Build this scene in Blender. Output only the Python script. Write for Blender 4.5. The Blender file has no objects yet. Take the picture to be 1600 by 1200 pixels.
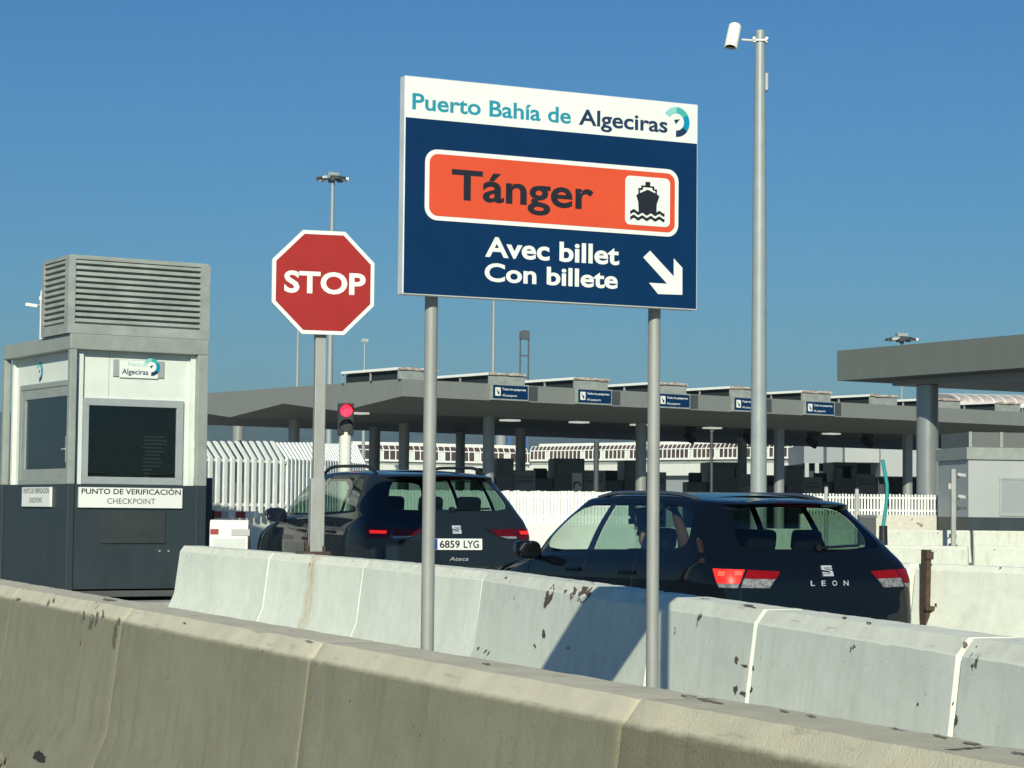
import bpy, bmesh, math, random
from mathutils import Vector, Matrix
from mathutils.bvhtree import BVHTree
from mathutils.geometry import tessellate_polygon
random.seed(7)
R = math.radians
sc = bpy.context.scene
COL = sc.collection

# ---------------------------------------------------------------- camera
F, EYE, HY, ROLL = 3422.0, 1.22, 797.0, 0.010
PIT = math.atan((HY-600)/F)
cam = bpy.data.cameras.new('camera'); cam.lens = 36*F/1600; cam.sensor_width = 36
cam.clip_start = 0.05; cam.clip_end = 12000
co = bpy.data.objects.new('camera', cam); COL.objects.link(co); sc.camera = co
_f = Vector((0, math.cos(PIT), math.sin(PIT))); _r = Vector((1,0,0)); _u = Vector((0,-math.sin(PIT), math.cos(PIT)))
cr, sr = math.cos(ROLL), math.sin(ROLL)
_R = _r*cr+_u*sr; _U = _u*cr-_r*sr
co.matrix_world = Matrix(((_R.x,_U.x,-_f.x,0),(_R.y,_U.y,-_f.y,0),(_R.z,_U.z,-_f.z,EYE),(0,0,0,1)))

# ---------------------------------------------------------------- sky, sun, exposure
SUN_EL, SUN_AZ = 26.5, 5.2            # light travels towards +Y, a little to +X
w = bpy.data.worlds.new('World'); sc.world = w; w.use_nodes = True
nt = w.node_tree; nt.nodes.clear()
out = nt.nodes.new('ShaderNodeOutputWorld'); bg = nt.nodes.new('ShaderNodeBackground'); sky = nt.nodes.new('ShaderNodeTexSky')
sky.sky_type = 'NISHITA'; sky.sun_disc = False; sky.sun_elevation = R(SUN_EL)
sky.sun_rotation = R(180+SUN_AZ); sky.altitude = 0; sky.air_density = 1.5; sky.dust_density = 0.0; sky.ozone_density = 10.0
bg.inputs[1].default_value = 0.066
tn = nt.nodes.new('ShaderNodeMix'); tn.data_type = 'RGBA'; tn.blend_type = 'MULTIPLY'; tn.inputs[0].default_value = 1; tn.inputs[7].default_value = (.57,.87,1.05,1)
nt.links.new(sky.outputs[0], tn.inputs[6]); nt.links.new(tn.outputs[2], bg.inputs[0]); nt.links.new(bg.outputs[0], out.inputs[0])
sun = bpy.data.lights.new('sun', 'SUN'); sun.energy = 4.8; sun.angle = R(0.53); sun.color = (1.0, 0.96, 0.79)
so = bpy.data.objects.new('sun', sun); COL.objects.link(so)
Ld = Vector((math.sin(R(SUN_AZ))*math.cos(R(SUN_EL)), math.cos(R(SUN_AZ))*math.cos(R(SUN_EL)), -math.sin(R(SUN_EL))))
so.rotation_euler = Ld.to_track_quat('-Z','Y').to_euler(); so.location = (-5,-20,30)
sc.view_settings.view_transform = 'Standard'; sc.view_settings.look = 'None'; sc.view_settings.gamma = 1
sc.view_settings.exposure = 0.10

# ---------------------------------------------------------------- helpers
def ray(x, y):
    a, b = x-800, y-600
    u = a*cr+b*sr; v = -a*sr+b*cr
    d = _r*(u/F)+_f-_u*(v/F)
    return d/d.y
def at(x, y, Y):                       # the point seen at pixel x, y at depth Y
    d = ray(x, y); return Vector((d.x*Y, Y, EYE+d.z*Y))
def on(x, y, P, ax):                   # pixel -> (distance along ax, height) on the vertical plane through P
    n = Vector((ax[1], -ax[0], 0)); d = ray(x, y); E0 = Vector((0,0,EYE))
    q = E0+d*(((Vector((P[0],P[1],0))-E0).dot(n))/d.dot(n))
    return (q.x-P[0])*ax[0]+(q.y-P[1])*ax[1], q.z
def N(nt, t, **k):
    n = nt.nodes.new(t)
    for a, b in k.items(): setattr(n, a, b)
    return n
def mat(name, col, rough=.6, metal=0, var=.12, scale=8, bump=0, bscale=60, spec=.5, coat=0, emit=0, stretch=(1,1,1), col2=None, speck=0):
    m = bpy.data.materials.new(name); m.use_nodes = True; t = m.node_tree; p = t.nodes['Principled BSDF']
    p.inputs['Roughness'].default_value = rough; p.inputs['Metallic'].default_value = metal
    p.inputs['Specular IOR Level'].default_value = spec; p.inputs['Coat Weight'].default_value = coat
    tc = N(t,'ShaderNodeTexCoord'); mp = N(t,'ShaderNodeMapping'); mp.inputs['Scale'].default_value = stretch
    oi = N(t,'ShaderNodeObjectInfo'); t.links.new(tc.outputs['Object'], mp.inputs[0])
    cb = N(t,'ShaderNodeVectorMath', operation='ADD'); t.links.new(mp.outputs[0], cb.inputs[0])
    sc3 = N(t,'ShaderNodeMath', operation='MULTIPLY'); t.links.new(oi.outputs['Random'], sc3.inputs[0]); sc3.inputs[1].default_value = 37
    t.links.new(sc3.outputs[0], cb.inputs[1])
    nz = N(t,'ShaderNodeTexNoise'); nz.inputs['Scale'].default_value = scale; nz.inputs['Detail'].default_value = 6; nz.inputs['Roughness'].default_value = .65
    t.links.new(cb.outputs[0], nz.inputs['Vector'])
    rp = N(t,'ShaderNodeValToRGB'); c = Vector(col)
    lo = Vector(col2) if col2 else c*(1-var); hi = c if col2 else c*(1+var)
    rp.color_ramp.elements[0].position = .3; rp.color_ramp.elements[0].color = (*lo, 1)
    rp.color_ramp.elements[1].position = .7; rp.color_ramp.elements[1].color = (*hi, 1)
    t.links.new(nz.outputs[0], rp.inputs[0]); t.links.new(rp.outputs[0], p.inputs['Base Color'])
    if rough > .15:
        rr = N(t,'ShaderNodeMapRange'); rr.inputs[3].default_value = rough*.85; rr.inputs[4].default_value = min(1, rough*1.15)
        t.links.new(nz.outputs[0], rr.inputs[0]); t.links.new(rr.outputs[0], p.inputs['Roughness'])
    if bump:
        n2 = N(t,'ShaderNodeTexNoise'); n2.inputs['Scale'].default_value = bscale; n2.inputs['Detail'].default_value = 5
        t.links.new(cb.outputs[0], n2.inputs['Vector'])
        b = N(t,'ShaderNodeBump'); b.inputs['Strength'].default_value = bump; b.inputs['Distance'].default_value = .01
        t.links.new(n2.outputs[0], b.inputs['Height']); t.links.new(b.outputs[0], p.inputs['Normal'])
    if emit:
        p.inputs['Emission Color'].default_value = (*col, 1); p.inputs['Emission Strength'].default_value = emit
    return m
def concrete(name, face, cap, chipc, cap_z, chip=.66, streak=(.4,.4,.4), streak_amt=.5, rust=None, painted=False, bump=.5, lump=.12):
    """cast barrier surface: blotches, run-off streaks from the top edge, cap in a separate tone, flaked spots"""
    m = bpy.data.materials.new(name); m.use_nodes = True; t = m.node_tree; p = t.nodes['Principled BSDF']; L = t.links.new
    p.inputs['Roughness'].default_value = .85; p.inputs['Specular IOR Level'].default_value = .3
    tc = N(t,'ShaderNodeTexCoord'); oi = N(t,'ShaderNodeObjectInfo')
    ad = N(t,'ShaderNodeVectorMath', operation='ADD'); mu = N(t,'ShaderNodeMath', operation='MULTIPLY'); mu.inputs[1].default_value = 51
    L(oi.outputs['Random'], mu.inputs[0]); L(tc.outputs['Object'], ad.inputs[0]); L(mu.outputs[0], ad.inputs[1])
    sp = N(t,'ShaderNodeSeparateXYZ'); L(tc.outputs['Object'], sp.inputs[0])
    def noise(scale, detail=6, stretch=None, rgh=.6):
        n = N(t,'ShaderNodeTexNoise'); n.inputs['Scale'].default_value = scale; n.inputs['Detail'].default_value = detail; n.inputs['Roughness'].default_value = rgh
        if stretch:
            mp = N(t,'ShaderNodeMapping'); mp.inputs['Scale'].default_value = stretch; L(ad.outputs[0], mp.inputs[0]); L(mp.outputs[0], n.inputs['Vector'])
        else: L(ad.outputs[0], n.inputs['Vector'])
        return n.outputs[0]
    def rng(v, a, b, c=0, d=1):
        n = N(t,'ShaderNodeMapRange'); n.clamp = True
        for i, x in enumerate((a,b,c,d)): n.inputs[i+1].default_value = x
        L(v, n.inputs[0]); return n.outputs[0]
    def math_(op, a, b):
        n = N(t,'ShaderNodeMath', operation=op)
        for i, x in enumerate((a,b)):
            if isinstance(x,(int,float)): n.inputs[i].default_value = x
            else: L(x, n.inputs[i])
        return n.outputs[0]
    def mix(f, a, b, mode='MIX'):
        n = N(t,'ShaderNodeMix', data_type='RGBA', blend_type=mode)
        if isinstance(f,(int,float)): n.inputs[0].default_value = f
        else: L(f, n.inputs[0])
        for i, x in ((6,a),(7,b)):
            if isinstance(x, tuple): n.inputs[i].default_value = (*x,1)
            else: L(x, n.inputs[i])
        return n.outputs[2]
    big = noise(1.6, 4); mid = noise(9, 8); fine = noise(90, 4); st = noise(5, 5, (3.2,3.2,.25))
    c = mix(rng(big,.3,.7), face, tuple(x*.84 for x in face))
    c = mix(rng(mid,.35,.75,0,.5), c, tuple(min(1,x*1.18) for x in face))
    c = mix(math_('MULTIPLY', rng(st,.53,.72), streak_amt), c, tuple(face[i]*streak[i] for i in range(3)))
    c = mix(rng(fine,.5,.8,0,.35), c, tuple(x*.6 for x in face))
    pr = noise(48, 3, None, .5); c = mix(rng(pr, .70, .74, 0, .75), c, tuple(x*.35 for x in face))
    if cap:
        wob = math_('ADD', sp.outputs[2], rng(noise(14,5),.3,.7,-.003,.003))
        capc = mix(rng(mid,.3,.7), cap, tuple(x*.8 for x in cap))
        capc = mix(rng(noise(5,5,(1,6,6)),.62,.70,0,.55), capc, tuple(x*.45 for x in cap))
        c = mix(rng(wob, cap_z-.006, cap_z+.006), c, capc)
    if rust:                            # a run-off stain down one place of the face
        x0, wd, rc = rust
        dx = math_('ABSOLUTE', math_('SUBTRACT', math_('ADD', sp.outputs[0], rng(noise(3,3,(1,1,.6)),.3,.7,-.03,.03)), x0), 0)
        mk = math_('MULTIPLY', rng(dx, 0, wd, 1, 0), rng(noise(8,5,(4,4,.3)),.35,.6))
        c = mix(math_('MULTIPLY', mk, .75), c, rc)
    cn = noise(5.5, 7, None, .62); zmask = rng(sp.outputs[2], cap_z-.35, cap_z+.03, -.06, .035)
    ck = rng(math_('ADD', cn, zmask), chip, chip+.012)
    c = mix(ck, c, chipc)
    L(c, p.inputs['Base Color'])
    b1 = N(t,'ShaderNodeBump'); b1.inputs['Strength'].default_value = bump; b1.inputs['Distance'].default_value = .008
    h = math_('ADD', math_('MULTIPLY', noise(170,5,None,.7), .55), math_('MULTIPLY', noise(28,6), lump)); h = math_('SUBTRACT', h, math_('MULTIPLY', ck, .6))
    L(h, b1.inputs['Height']); L(b1.outputs[0], p.inputs['Normal'])
    return m
def glass(name, tint, rough=0.0, refl=1.0):
    m = bpy.data.materials.new(name); m.use_nodes = True; t = m.node_tree; t.nodes.clear()
    o = N(t,'ShaderNodeOutputMaterial'); mx = N(t,'ShaderNodeMixShader'); tr = N(t,'ShaderNodeBsdfTransparent'); gl = N(t,'ShaderNodeBsdfGlossy'); fr = N(t,'ShaderNodeFresnel')
    tr.inputs[0].default_value = (*tint,1); gl.inputs[0].default_value = (refl,refl,refl,1); gl.inputs['Roughness'].default_value = rough; ge = N(t,'ShaderNodeNewGeometry'); mr = N(t,'ShaderNodeMapRange'); mr.inputs[3].default_value = 1.55; mr.inputs[4].default_value = 1/1.55; t.links.new(ge.outputs['Backfacing'], mr.inputs[0]); t.links.new(mr.outputs[0], fr.inputs[0])
    t.links.new(fr.outputs[0], mx.inputs[0]); t.links.new(tr.outputs[0], mx.inputs[1]); t.links.new(gl.outputs[0], mx.inputs[2]); t.links.new(mx.outputs[0], o.inputs[0])
    return m
class MB:
    def __init__(s): s.v = []; s.f = []
    def add(s, vs, fs):
        o = len(s.v); s.v += [Vector(v) for v in vs]; s.f += [[i+o for i in f] for f in fs]; return s
    def box(s, c, d, rz=0, rx=0, ry=0):
        m = Matrix.Rotation(rz,3,'Z')@Matrix.Rotation(ry,3,'Y')@Matrix.Rotation(rx,3,'X'); c = Vector(c)
        vs = [c+m@Vector((sx*d[0]/2, sy*d[1]/2, sz*d[2]/2)) for sz in (-1,1) for sx, sy in ((-1,-1),(1,-1),(1,1),(-1,1))]
        return s.add(vs, [(3,2,1,0),(4,5,6,7),(0,1,5,4),(1,2,6,5),(2,3,7,6),(3,0,4,7)])
    def b2(s, x0, x1, y0, y1, z0, z1): return s.box(((x0+x1)/2,(y0+y1)/2,(z0+z1)/2), (abs(x1-x0),abs(y1-y0),abs(z1-z0)))
    def tube(s, pts, r, n=16, cap=True):
        pts = [Vector(p) for p in pts]; rs = r if isinstance(r,(list,tuple)) else [r]*len(pts); rings = []
        for i, p in enumerate(pts):
            d = (pts[min(i+1,len(pts)-1)]-pts[max(i-1,0)]).normalized()
            a = d.cross(Vector((0,0,1)) if abs(d.z) < .9 else Vector((1,0,0))).normalized(); b = d.cross(a)
            rings.append([p+(a*math.cos(t)+b*math.sin(t))*rs[i] for t in [2*math.pi*k/n for k in range(n)]])
        fs = [(i*n+k, i*n+(k+1)%n, (i+1)*n+(k+1)%n, (i+1)*n+k) for i in range(len(pts)-1) for k in range(n)]
        if cap: fs += [tuple(range(n))[::-1], tuple(range((len(pts)-1)*n, len(pts)*n))]
        return s.add([v for r_ in rings for v in r_], fs)
    def prism(s, poly, y0, y1, swap=None):   # polygon in x,z extruded along y
        tri = tessellate_polygon([[Vector((a,b,0)) for a,b in poly]]); n = len(poly)
        vs = [(a,y0,b) for a,b in poly]+[(a,y1,b) for a,b in poly]
        fs = [t for t in tri]+[tuple(i+n for i in t)[::-1] for t in tri]+[(i,(i+1)%n,(i+1)%n+n,i+n) for i in range(n)]
        if swap: vs = [swap(*v) for v in vs]
        return s.add(vs, fs)
    def build(s, name, m, parent=None, smooth=False, bevel=0, bseg=2):
        me = bpy.data.meshes.new(name); me.from_pydata([tuple(v) for v in s.v], [], s.f)
        bm = bmesh.new(); bm.from_mesh(me); bmesh.ops.recalc_face_normals(bm, faces=bm.faces)
        if bevel: bmesh.ops.bevel(bm, geom=[e for e in bm.edges if len(e.link_faces)==2 and e.calc_face_angle(0) > .5], offset=bevel, segments=bseg, affect='EDGES', profile=.6)
        bm.to_mesh(me); bm.free()
        if smooth:
            for p in me.polygons: p.use_smooth = True
            me.set_sharp_from_angle(angle=R(38))
        if m: me.materials.append(m)
        o = bpy.data.objects.new(name, me); COL.objects.link(o)
        if parent: o.parent = parent
        return o
def tag(o, label=None, cat=None, group=None, kind=None):
    for k, v in (('label',label),('category',cat),('group',group),('kind',kind)):
        if v: o[k] = v
    return o
def empty(name, loc, rz=0, label=None, cat=None, group=None):
    o = bpy.data.objects.new(name, None); COL.objects.link(o); o.location = loc; o.rotation_euler = (0,0,rz); o.empty_display_size = .2
    return tag(o, label, cat, group)
def copy_tree(o, parent=None):
    c = o.copy(); COL.objects.link(c); c.parent = parent
    for ch in list(o.children): copy_tree(ch, c)
    return c
_caps = {}
def text_polys(s, bold):
    cu = bpy.data.curves.new('lettering', 'FONT'); cu.body = s; cu.size = 1; cu.offset = bold; cu.extrude = 0; cu.resolution_u = 4; cu.fill_mode = 'FRONT'
    o = bpy.data.objects.new('lettering', cu); COL.objects.link(o)
    dg = bpy.context.evaluated_depsgraph_get(); me = bpy.data.meshes.new_from_object(o.evaluated_get(dg))
    bpy.data.objects.remove(o); bpy.data.curves.remove(cu)
    vs = [v.co.copy() for v in me.vertices]; fs = [list(p.vertices) for p in me.polygons]; bpy.data.meshes.remove(me)
    return vs, fs
def text(mb, s, x0, x1, base, cap, y, bold=.012, shear=0, thick=.0015):
    """writing in the local x,z plane facing -y, fitted to x0..x1 and a capital height"""
    if bold not in _caps:
        v, _ = text_polys('H', bold); _caps[bold] = (min(p.y for p in v), max(p.y for p in v))
    b0, b1 = _caps[bold]; vs, fs = text_polys(s, bold)
    a, b = min(v.x for v in vs), max(v.x for v in vs); sx = (x1-x0)/(b-a); sz = cap/(b1-b0); n = len(vs)
    P = [(x0+(v.x-a)*sx+shear*(v.y-b0)*sz, y, base+(v.y-b0)*sz) for v in vs]
    mb.add(P, fs)
    return mb
def rrect(x0, x1, z0, z1, r, n=6):
    pts = []
    for cx, cz, a0 in ((x1-r,z1-r,0),(x0+r,z1-r,90),(x0+r,z0+r,180),(x1-r,z0+r,270)):
        for k in range(n+1): pts.append((cx+r*math.cos(R(a0+90*k/n)), cz+r*math.sin(R(a0+90*k/n))))
    return pts
def arcband(cx, cz, r0, r1, a0, a1, n=14, sx=1):
    A = [R(a0+(a1-a0)*k/n) for k in range(n+1)]
    return [(cx+r1*math.cos(a)*sx, cz+r1*math.sin(a)) for a in A]+[(cx+r0*math.cos(a)*sx, cz+r0*math.sin(a)) for a in A[::-1]]
def port_logo(parent, cx, cz, r, y, t=.0015):
    """ring of four blue-green arcs round a small arrow head"""
    for a0, a1, m in ((90,150,M['aqua']),(32,90,M['seagreen']),(-35,32,M['azure']),(-92,-35,M['navy'])):
        MB().prism(arcband(cx,cz,r*.58,r,a0,a1), y-t, y).build('logo_arc', m, parent)
    MB().prism([(cx-.18*r,cz+.12*r),(cx+.25*r,cz+.2*r),(cx-.05*r,cz-.16*r)], y-t, y).build('logo_arrow', M['navy'], parent)

# ---------------------------------------------------------------- materials
M = dict(
 asphalt = mat('worn_pavement', (.23,.23,.21), .9, var=.25, scale=3, bump=.5, bscale=120),
 island = mat('island_concrete', (.30,.31,.29), .85, var=.2, scale=3, bump=.3),
 hill = mat('hill_scrub', (.06,.085,.055), 1, var=.5, scale=.01, spec=.1),
 galv = mat('galvanised_steel', (.36,.39,.38), .42, .55, var=.12, scale=14, stretch=(1,1,.25)),
 galv_dull = mat('dull_galvanised_steel', (.33,.345,.32), .6, .25, var=.14, scale=10, stretch=(1,1,.3)),
 polegrey = mat('grey_painted_pole', (.31,.355,.345), .45, .15, var=.08, scale=5),
 white_sign = mat('white_sign_film', (.76,.80,.74), .4, var=.03, scale=3),
 white_paint = mat('white_paint', (.66,.68,.61), .5, var=.06, scale=4),
 navy_film = mat('navy_sign_film', (.0015,.027,.088), .45, var=.05, scale=3, spec=.2),
 orange_film = mat('orange_sign_film', (.66,.080,.030), .45, var=.04, scale=4, spec=.3),
 red_film = mat('faded_red_sign_film', (.335,.018,.016), .5, var=.08, scale=5, spec=.3),
 black_film = mat('black_sign_film', (.012,.014,.02), .45),
 teal = mat('teal_ink', (.02,.27,.36), .4, var=.03), navy = mat('navy_ink', (.012,.035,.085), .4, var=.03),
 aqua = mat('pale_aqua_ink', (.24,.58,.52), .4, var=.03), seagreen = mat('sea_green_ink', (.06,.40,.38), .4, var=.03), azure = mat('azure_ink', (.0,.25,.40), .4, var=.03),
 alu = mat('sign_edge_aluminium', (.72,.75,.72), .4, .2),
 booth_grey = mat('booth_frame_grey', (.28,.315,.285), .5, var=.12, scale=5),
 booth_white = mat('booth_panel_white', (.66,.72,.645), .5, var=.07, scale=3),
 booth_dark = mat('booth_base_slate', (.025,.040,.046), .5, var=.12, scale=4, stretch=(1,1,.3)),
 booth_panel = mat('booth_hatch_black', (.035,.045,.045), .45),
 frame_alu = mat('window_aluminium', (.42,.46,.45), .4, .3, var=.05),
 dark_void = mat('dark_interior', (.012,.020,.022), .8),
 blind = mat('window_blind', (.22,.24,.22), .6),
 canopy = mat('canopy_cladding', (.195,.213,.197), .6, var=.07, scale=4, stretch=(3,3,.2)),
 louvre = mat('louvre_grey', (.29,.32,.295), .55, var=.22, scale=3, stretch=(1,1,1.5)),
 rim_white = mat('skylight_rim_white', (.80,.82,.76), .5, var=.05),
 rim_rust = mat('rust_streaked_rim', (.66,.62,.54), .6, scale=5, col2=(.22,.12,.07)),
 column = mat('column_paint', (.30,.32,.31), .38, .25, var=.07, scale=2),
 kiosk = mat('kiosk_dark', (.062,.072,.072), .5, var=.15, scale=2),
 kiosk_wing = mat('kiosk_wing_grey', (.12,.135,.13), .55, var=.1),
 glazing = mat('walkway_glazing', (.085,.06,.055), .3, var=.4, scale=.6),
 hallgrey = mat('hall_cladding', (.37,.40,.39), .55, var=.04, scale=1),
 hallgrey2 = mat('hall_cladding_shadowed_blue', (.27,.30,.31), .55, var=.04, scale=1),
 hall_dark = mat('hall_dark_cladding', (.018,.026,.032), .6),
 vault = mat('vault_sheet', (.62,.58,.53), .5, scale=2.5, col2=(.40,.30,.26), stretch=(4,1,1)),
 crane_dark = mat('crane_dark_paint', (.045,.055,.065), .6), crane_blue = mat('crane_blue_paint', (.03,.09,.24), .6),
 slat = mat('white_slat_paint', (.74,.77,.71), .5, var=.08, scale=5),
 red_stripe = mat('red_stripe', (.30,.02,.025), .5, var=.08), pale_grey = mat('pale_grey_plastic', (.42,.43,.41), .55),
 cabinet = mat('cabinet_dark_grey', (.075,.08,.082), .55, var=.1),
 black_plastic = mat('black_plastic', (.012,.013,.014), .5),
 tealpost = mat('teal_flexible_plastic', (.02,.27,.26), .5, var=.1),
 rust = mat('rusty_iron', (.10,.062,.040), .85, scale=18, col2=(.035,.025,.02), bump=.4),
 cam_white = mat('camera_housing_white', (.82,.82,.72), .4, var=.03),
 chrome = mat('satin_chrome', (.78,.80,.80), .42, .6, var=.02), dark_metal = mat('dark_metal', (.08,.09,.09), .5, .4),
 rubble = mat('broken_concrete', (.22,.21,.17), .95, var=.35, scale=20, bump=.8),
)
red_lamp = mat('lit_red_signal', (1,.02,.05), .3, var=0, emit=2.2)
M_NEAR = concrete('weathered_concrete_shaded_face', (.262,.258,.178), (.64,.60,.45), (.12,.065,.048), .803, chip=.705, streak=(.45,.45,.45), streak_amt=.32, bump=.55)  # face darker than cap: shade on the face put into its colour
M_NEAR2 = concrete('rough_plastered_concrete', (.240,.230,.155), (.64,.60,.44), (.085,.07,.05), .803, chip=.69, streak=(.5,.5,.5), streak_amt=.3, bump=.8, lump=.30)  # rough plaster, with the same painted-in shade below the cap
M_WHITE = concrete('white_painted_concrete', (.83,.885,.745), (.83,.855,.71), (.16,.125,.09), .80, chip=.712, streak=(.8,.82,.78), streak_amt=.5, bump=.3)
M_WHITE2 = concrete('white_painted_concrete_flaking', (.81,.865,.73), (.81,.835,.695), (.135,.105,.08), .80, chip=.672, streak=(.8,.82,.78), streak_amt=.5, bump=.3)
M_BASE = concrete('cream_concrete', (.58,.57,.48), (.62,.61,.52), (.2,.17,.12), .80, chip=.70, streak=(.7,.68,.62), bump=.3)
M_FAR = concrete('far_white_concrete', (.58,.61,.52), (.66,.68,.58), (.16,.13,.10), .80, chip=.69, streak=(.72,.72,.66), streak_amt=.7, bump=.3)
M_WRUST = concrete('white_painted_concrete_stained', (.83,.885,.745), (.83,.855,.71), (.16,.12,.08), .80, chip=.72, streak=(.78,.80,.75), streak_amt=.5, rust=(1.25,.17,(.50,.36,.13)), bump=.3)

# ---------------------------------------------------------------- ground, hills
GZ = -.11
def ground_z(y): return GZ if y < 17 else GZ+.16*min(1,(y-17)/5)
g = MB(); ys = [-400,-60,-10,0,6,12,17,18,19,20,21,22,24,30,45,80,150,400,1200,4800]; xs = [-4500,-400,-60,-15,-5,0,5,15,60,400,4500]
g.add([(x,y,ground_z(y)) for y in ys for x in xs], [(j*len(xs)+i, j*len(xs)+i+1, (j+1)*len(xs)+i+1, (j+1)*len(xs)+i) for j in range(len(ys)-1) for i in range(len(xs)-1)])
tag(g.build('ground', M['asphalt']), kind='structure')
from mathutils import noise as mn
h = MB(); nx, ny = 160, 14
for j in range(ny):
    for i in range(nx):
        x = -2600+5200*i/(nx-1); y = 3300+j*110
        e = math.sin(math.pi*min(1,j/(ny-4))*.5)
        z = e*(168+40*mn.noise((x*.0013,3.1,y*.0008))+14*mn.noise((x*.006,y*.004,1)))+9*mn.noise((x*.02,y*.02,4)) if j else -20
        h.v.append(Vector((x,y,z)))
h.f = [[j*nx+i, j*nx+i+1, (j+1)*nx+i+1, (j+1)*nx+i] for j in range(ny-1) for i in range(nx-1)]
tag(h.build('hills', M['hill'], smooth=True), kind='structure')

# ---------------------------------------------------------------- concrete barriers
PROF = [(.30,-.13),(.30,.08),(.165,.40),(.118,.795),(.078,.85)]
def barrier(name, A, B, m, label, group, hgt=.85, gap=.006, seed=0, ch=.90, cw=.018):
    A = Vector((A[0],A[1],0)); B = Vector((B[0],B[1],0)); d = B-A; Ln = d.length; rnd = random.Random(seed)
    k = hgt/.85
    half = [(y, z*k if z > 0 else z) for y, z in PROF]
    prof = [(-y,z) for y,z in half]+[(y,z) for y,z in half[::-1]]
    st = [gap, gap+cw]; n = max(4, int(Ln/.07)); st += [gap+cw+(Ln-2*gap-2*cw)*i/n for i in range(1,n)]+[Ln-gap-cw, Ln-gap]
    mb = MB(); m_ = len(prof)
    for i, x in enumerate(st):
        e = 1 if 0 < i < len(st)-1 else 0
        for q, (y, z) in enumerate(prof):
            s = 1 if e else ch
            jz = rnd.uniform(-.0015,.001) if z > .7*k else 0; jy = rnd.uniform(-.0012,.0012) if z > .7*k else rnd.uniform(-.0015,.0015)
            if z > .7*k and rnd.random() < .018: jz -= rnd.uniform(.003,.012)
            mb.v.append(Vector((x, (y+jy)*s, z+jz-(0 if e or z < .7*k else .2*(1-ch)))))
    mb.f = [[i*m_+q, i*m_+(q+1)%m_, (i+1)*m_+(q+1)%m_, (i+1)*m_+q] for i in range(len(st)-1) for q in range(m_)]
    mb.f += [list(range(m_)), list(range((len(st)-1)*m_, len(st)*m_))]
    o = mb.build(name, m, smooth=True); o.data.set_sharp_from_angle(angle=R(21)); o.location = A; o.rotation_euler = (0,0,math.atan2(d.y,d.x))
    return tag(o, label, 'barrier', group)
def plan(x, px, dz=.37): Y = dz*F/px; return Vector(((x-800)/F*Y, Y))
def chain(xs, pxf, inset=.078):
    P = [plan(x, pxf(x)) for x in xs]; out = []
    for a, b in zip(P, P[1:]):
        d = (b-a).normalized(); n = Vector((d.y,-d.x))          # to the camera side
        out.append((a+n*inset, b+n*inset))
    return out
BARR = {}
wpx = lambda x: 59+.067*(x-300) if x < 757 else 89.6+.12*(x-757)
WL = ['clean white barrier at the free left end of the white row, beside the checkpoint booth',
 'white barrier under the stop sign post, brown rust stain running down its face',
 'white barrier behind the left post of the big blue sign',
 'white barrier with brown flaked patches and the shadow of the big blue sign',
 'white barrier just right of the big sign post, chipped beside a pale cream joint',
 'long smooth grey-white barrier below the black estate car, dark chip at its right joint',
 'white barrier at the right edge of the photo, last of the white row in front']
WM = [M_WHITE, M_WRUST, M_WHITE, M_WHITE2, M_WHITE2, M_WHITE, M_WHITE2]
for i, (a, b) in enumerate(chain([316,460,612,806,1090,1258,1592,2000], wpx)):
    barrier('white_concrete_barrier', a, b, WM[i], WL[i], 'white painted concrete barriers in the front row', seed=i+1, gap=.004, ch=(.915 if i > 3 else .945), cw=(.016 if i > 3 else .010)); BARR['white%d' % i] = bpy.context.scene.collection.objects[-1]
npx = lambda x: 114+.155*x
NL = ['raw concrete barrier at the left edge of the photo in front of the booth',
 'short raw concrete barrier with dark drip marks under its top edge',
 'raw concrete barrier below the stop sign, plain brown-grey face',
 'long raw concrete barrier in the foreground centre, ending at the deep joint',
 'nearest raw concrete barrier at bottom right, rough plastered face and flaked top']
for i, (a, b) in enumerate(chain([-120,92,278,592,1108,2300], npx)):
    barrier('concrete_barrier', a, b, M_NEAR2 if i == 4 else M_NEAR, NL[i], 'raw concrete barriers along the near road edge', seed=20+i, gap=.007, ch=.988, cw=.012); BARR['near%d' % i] = COL.objects[-1]
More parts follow.
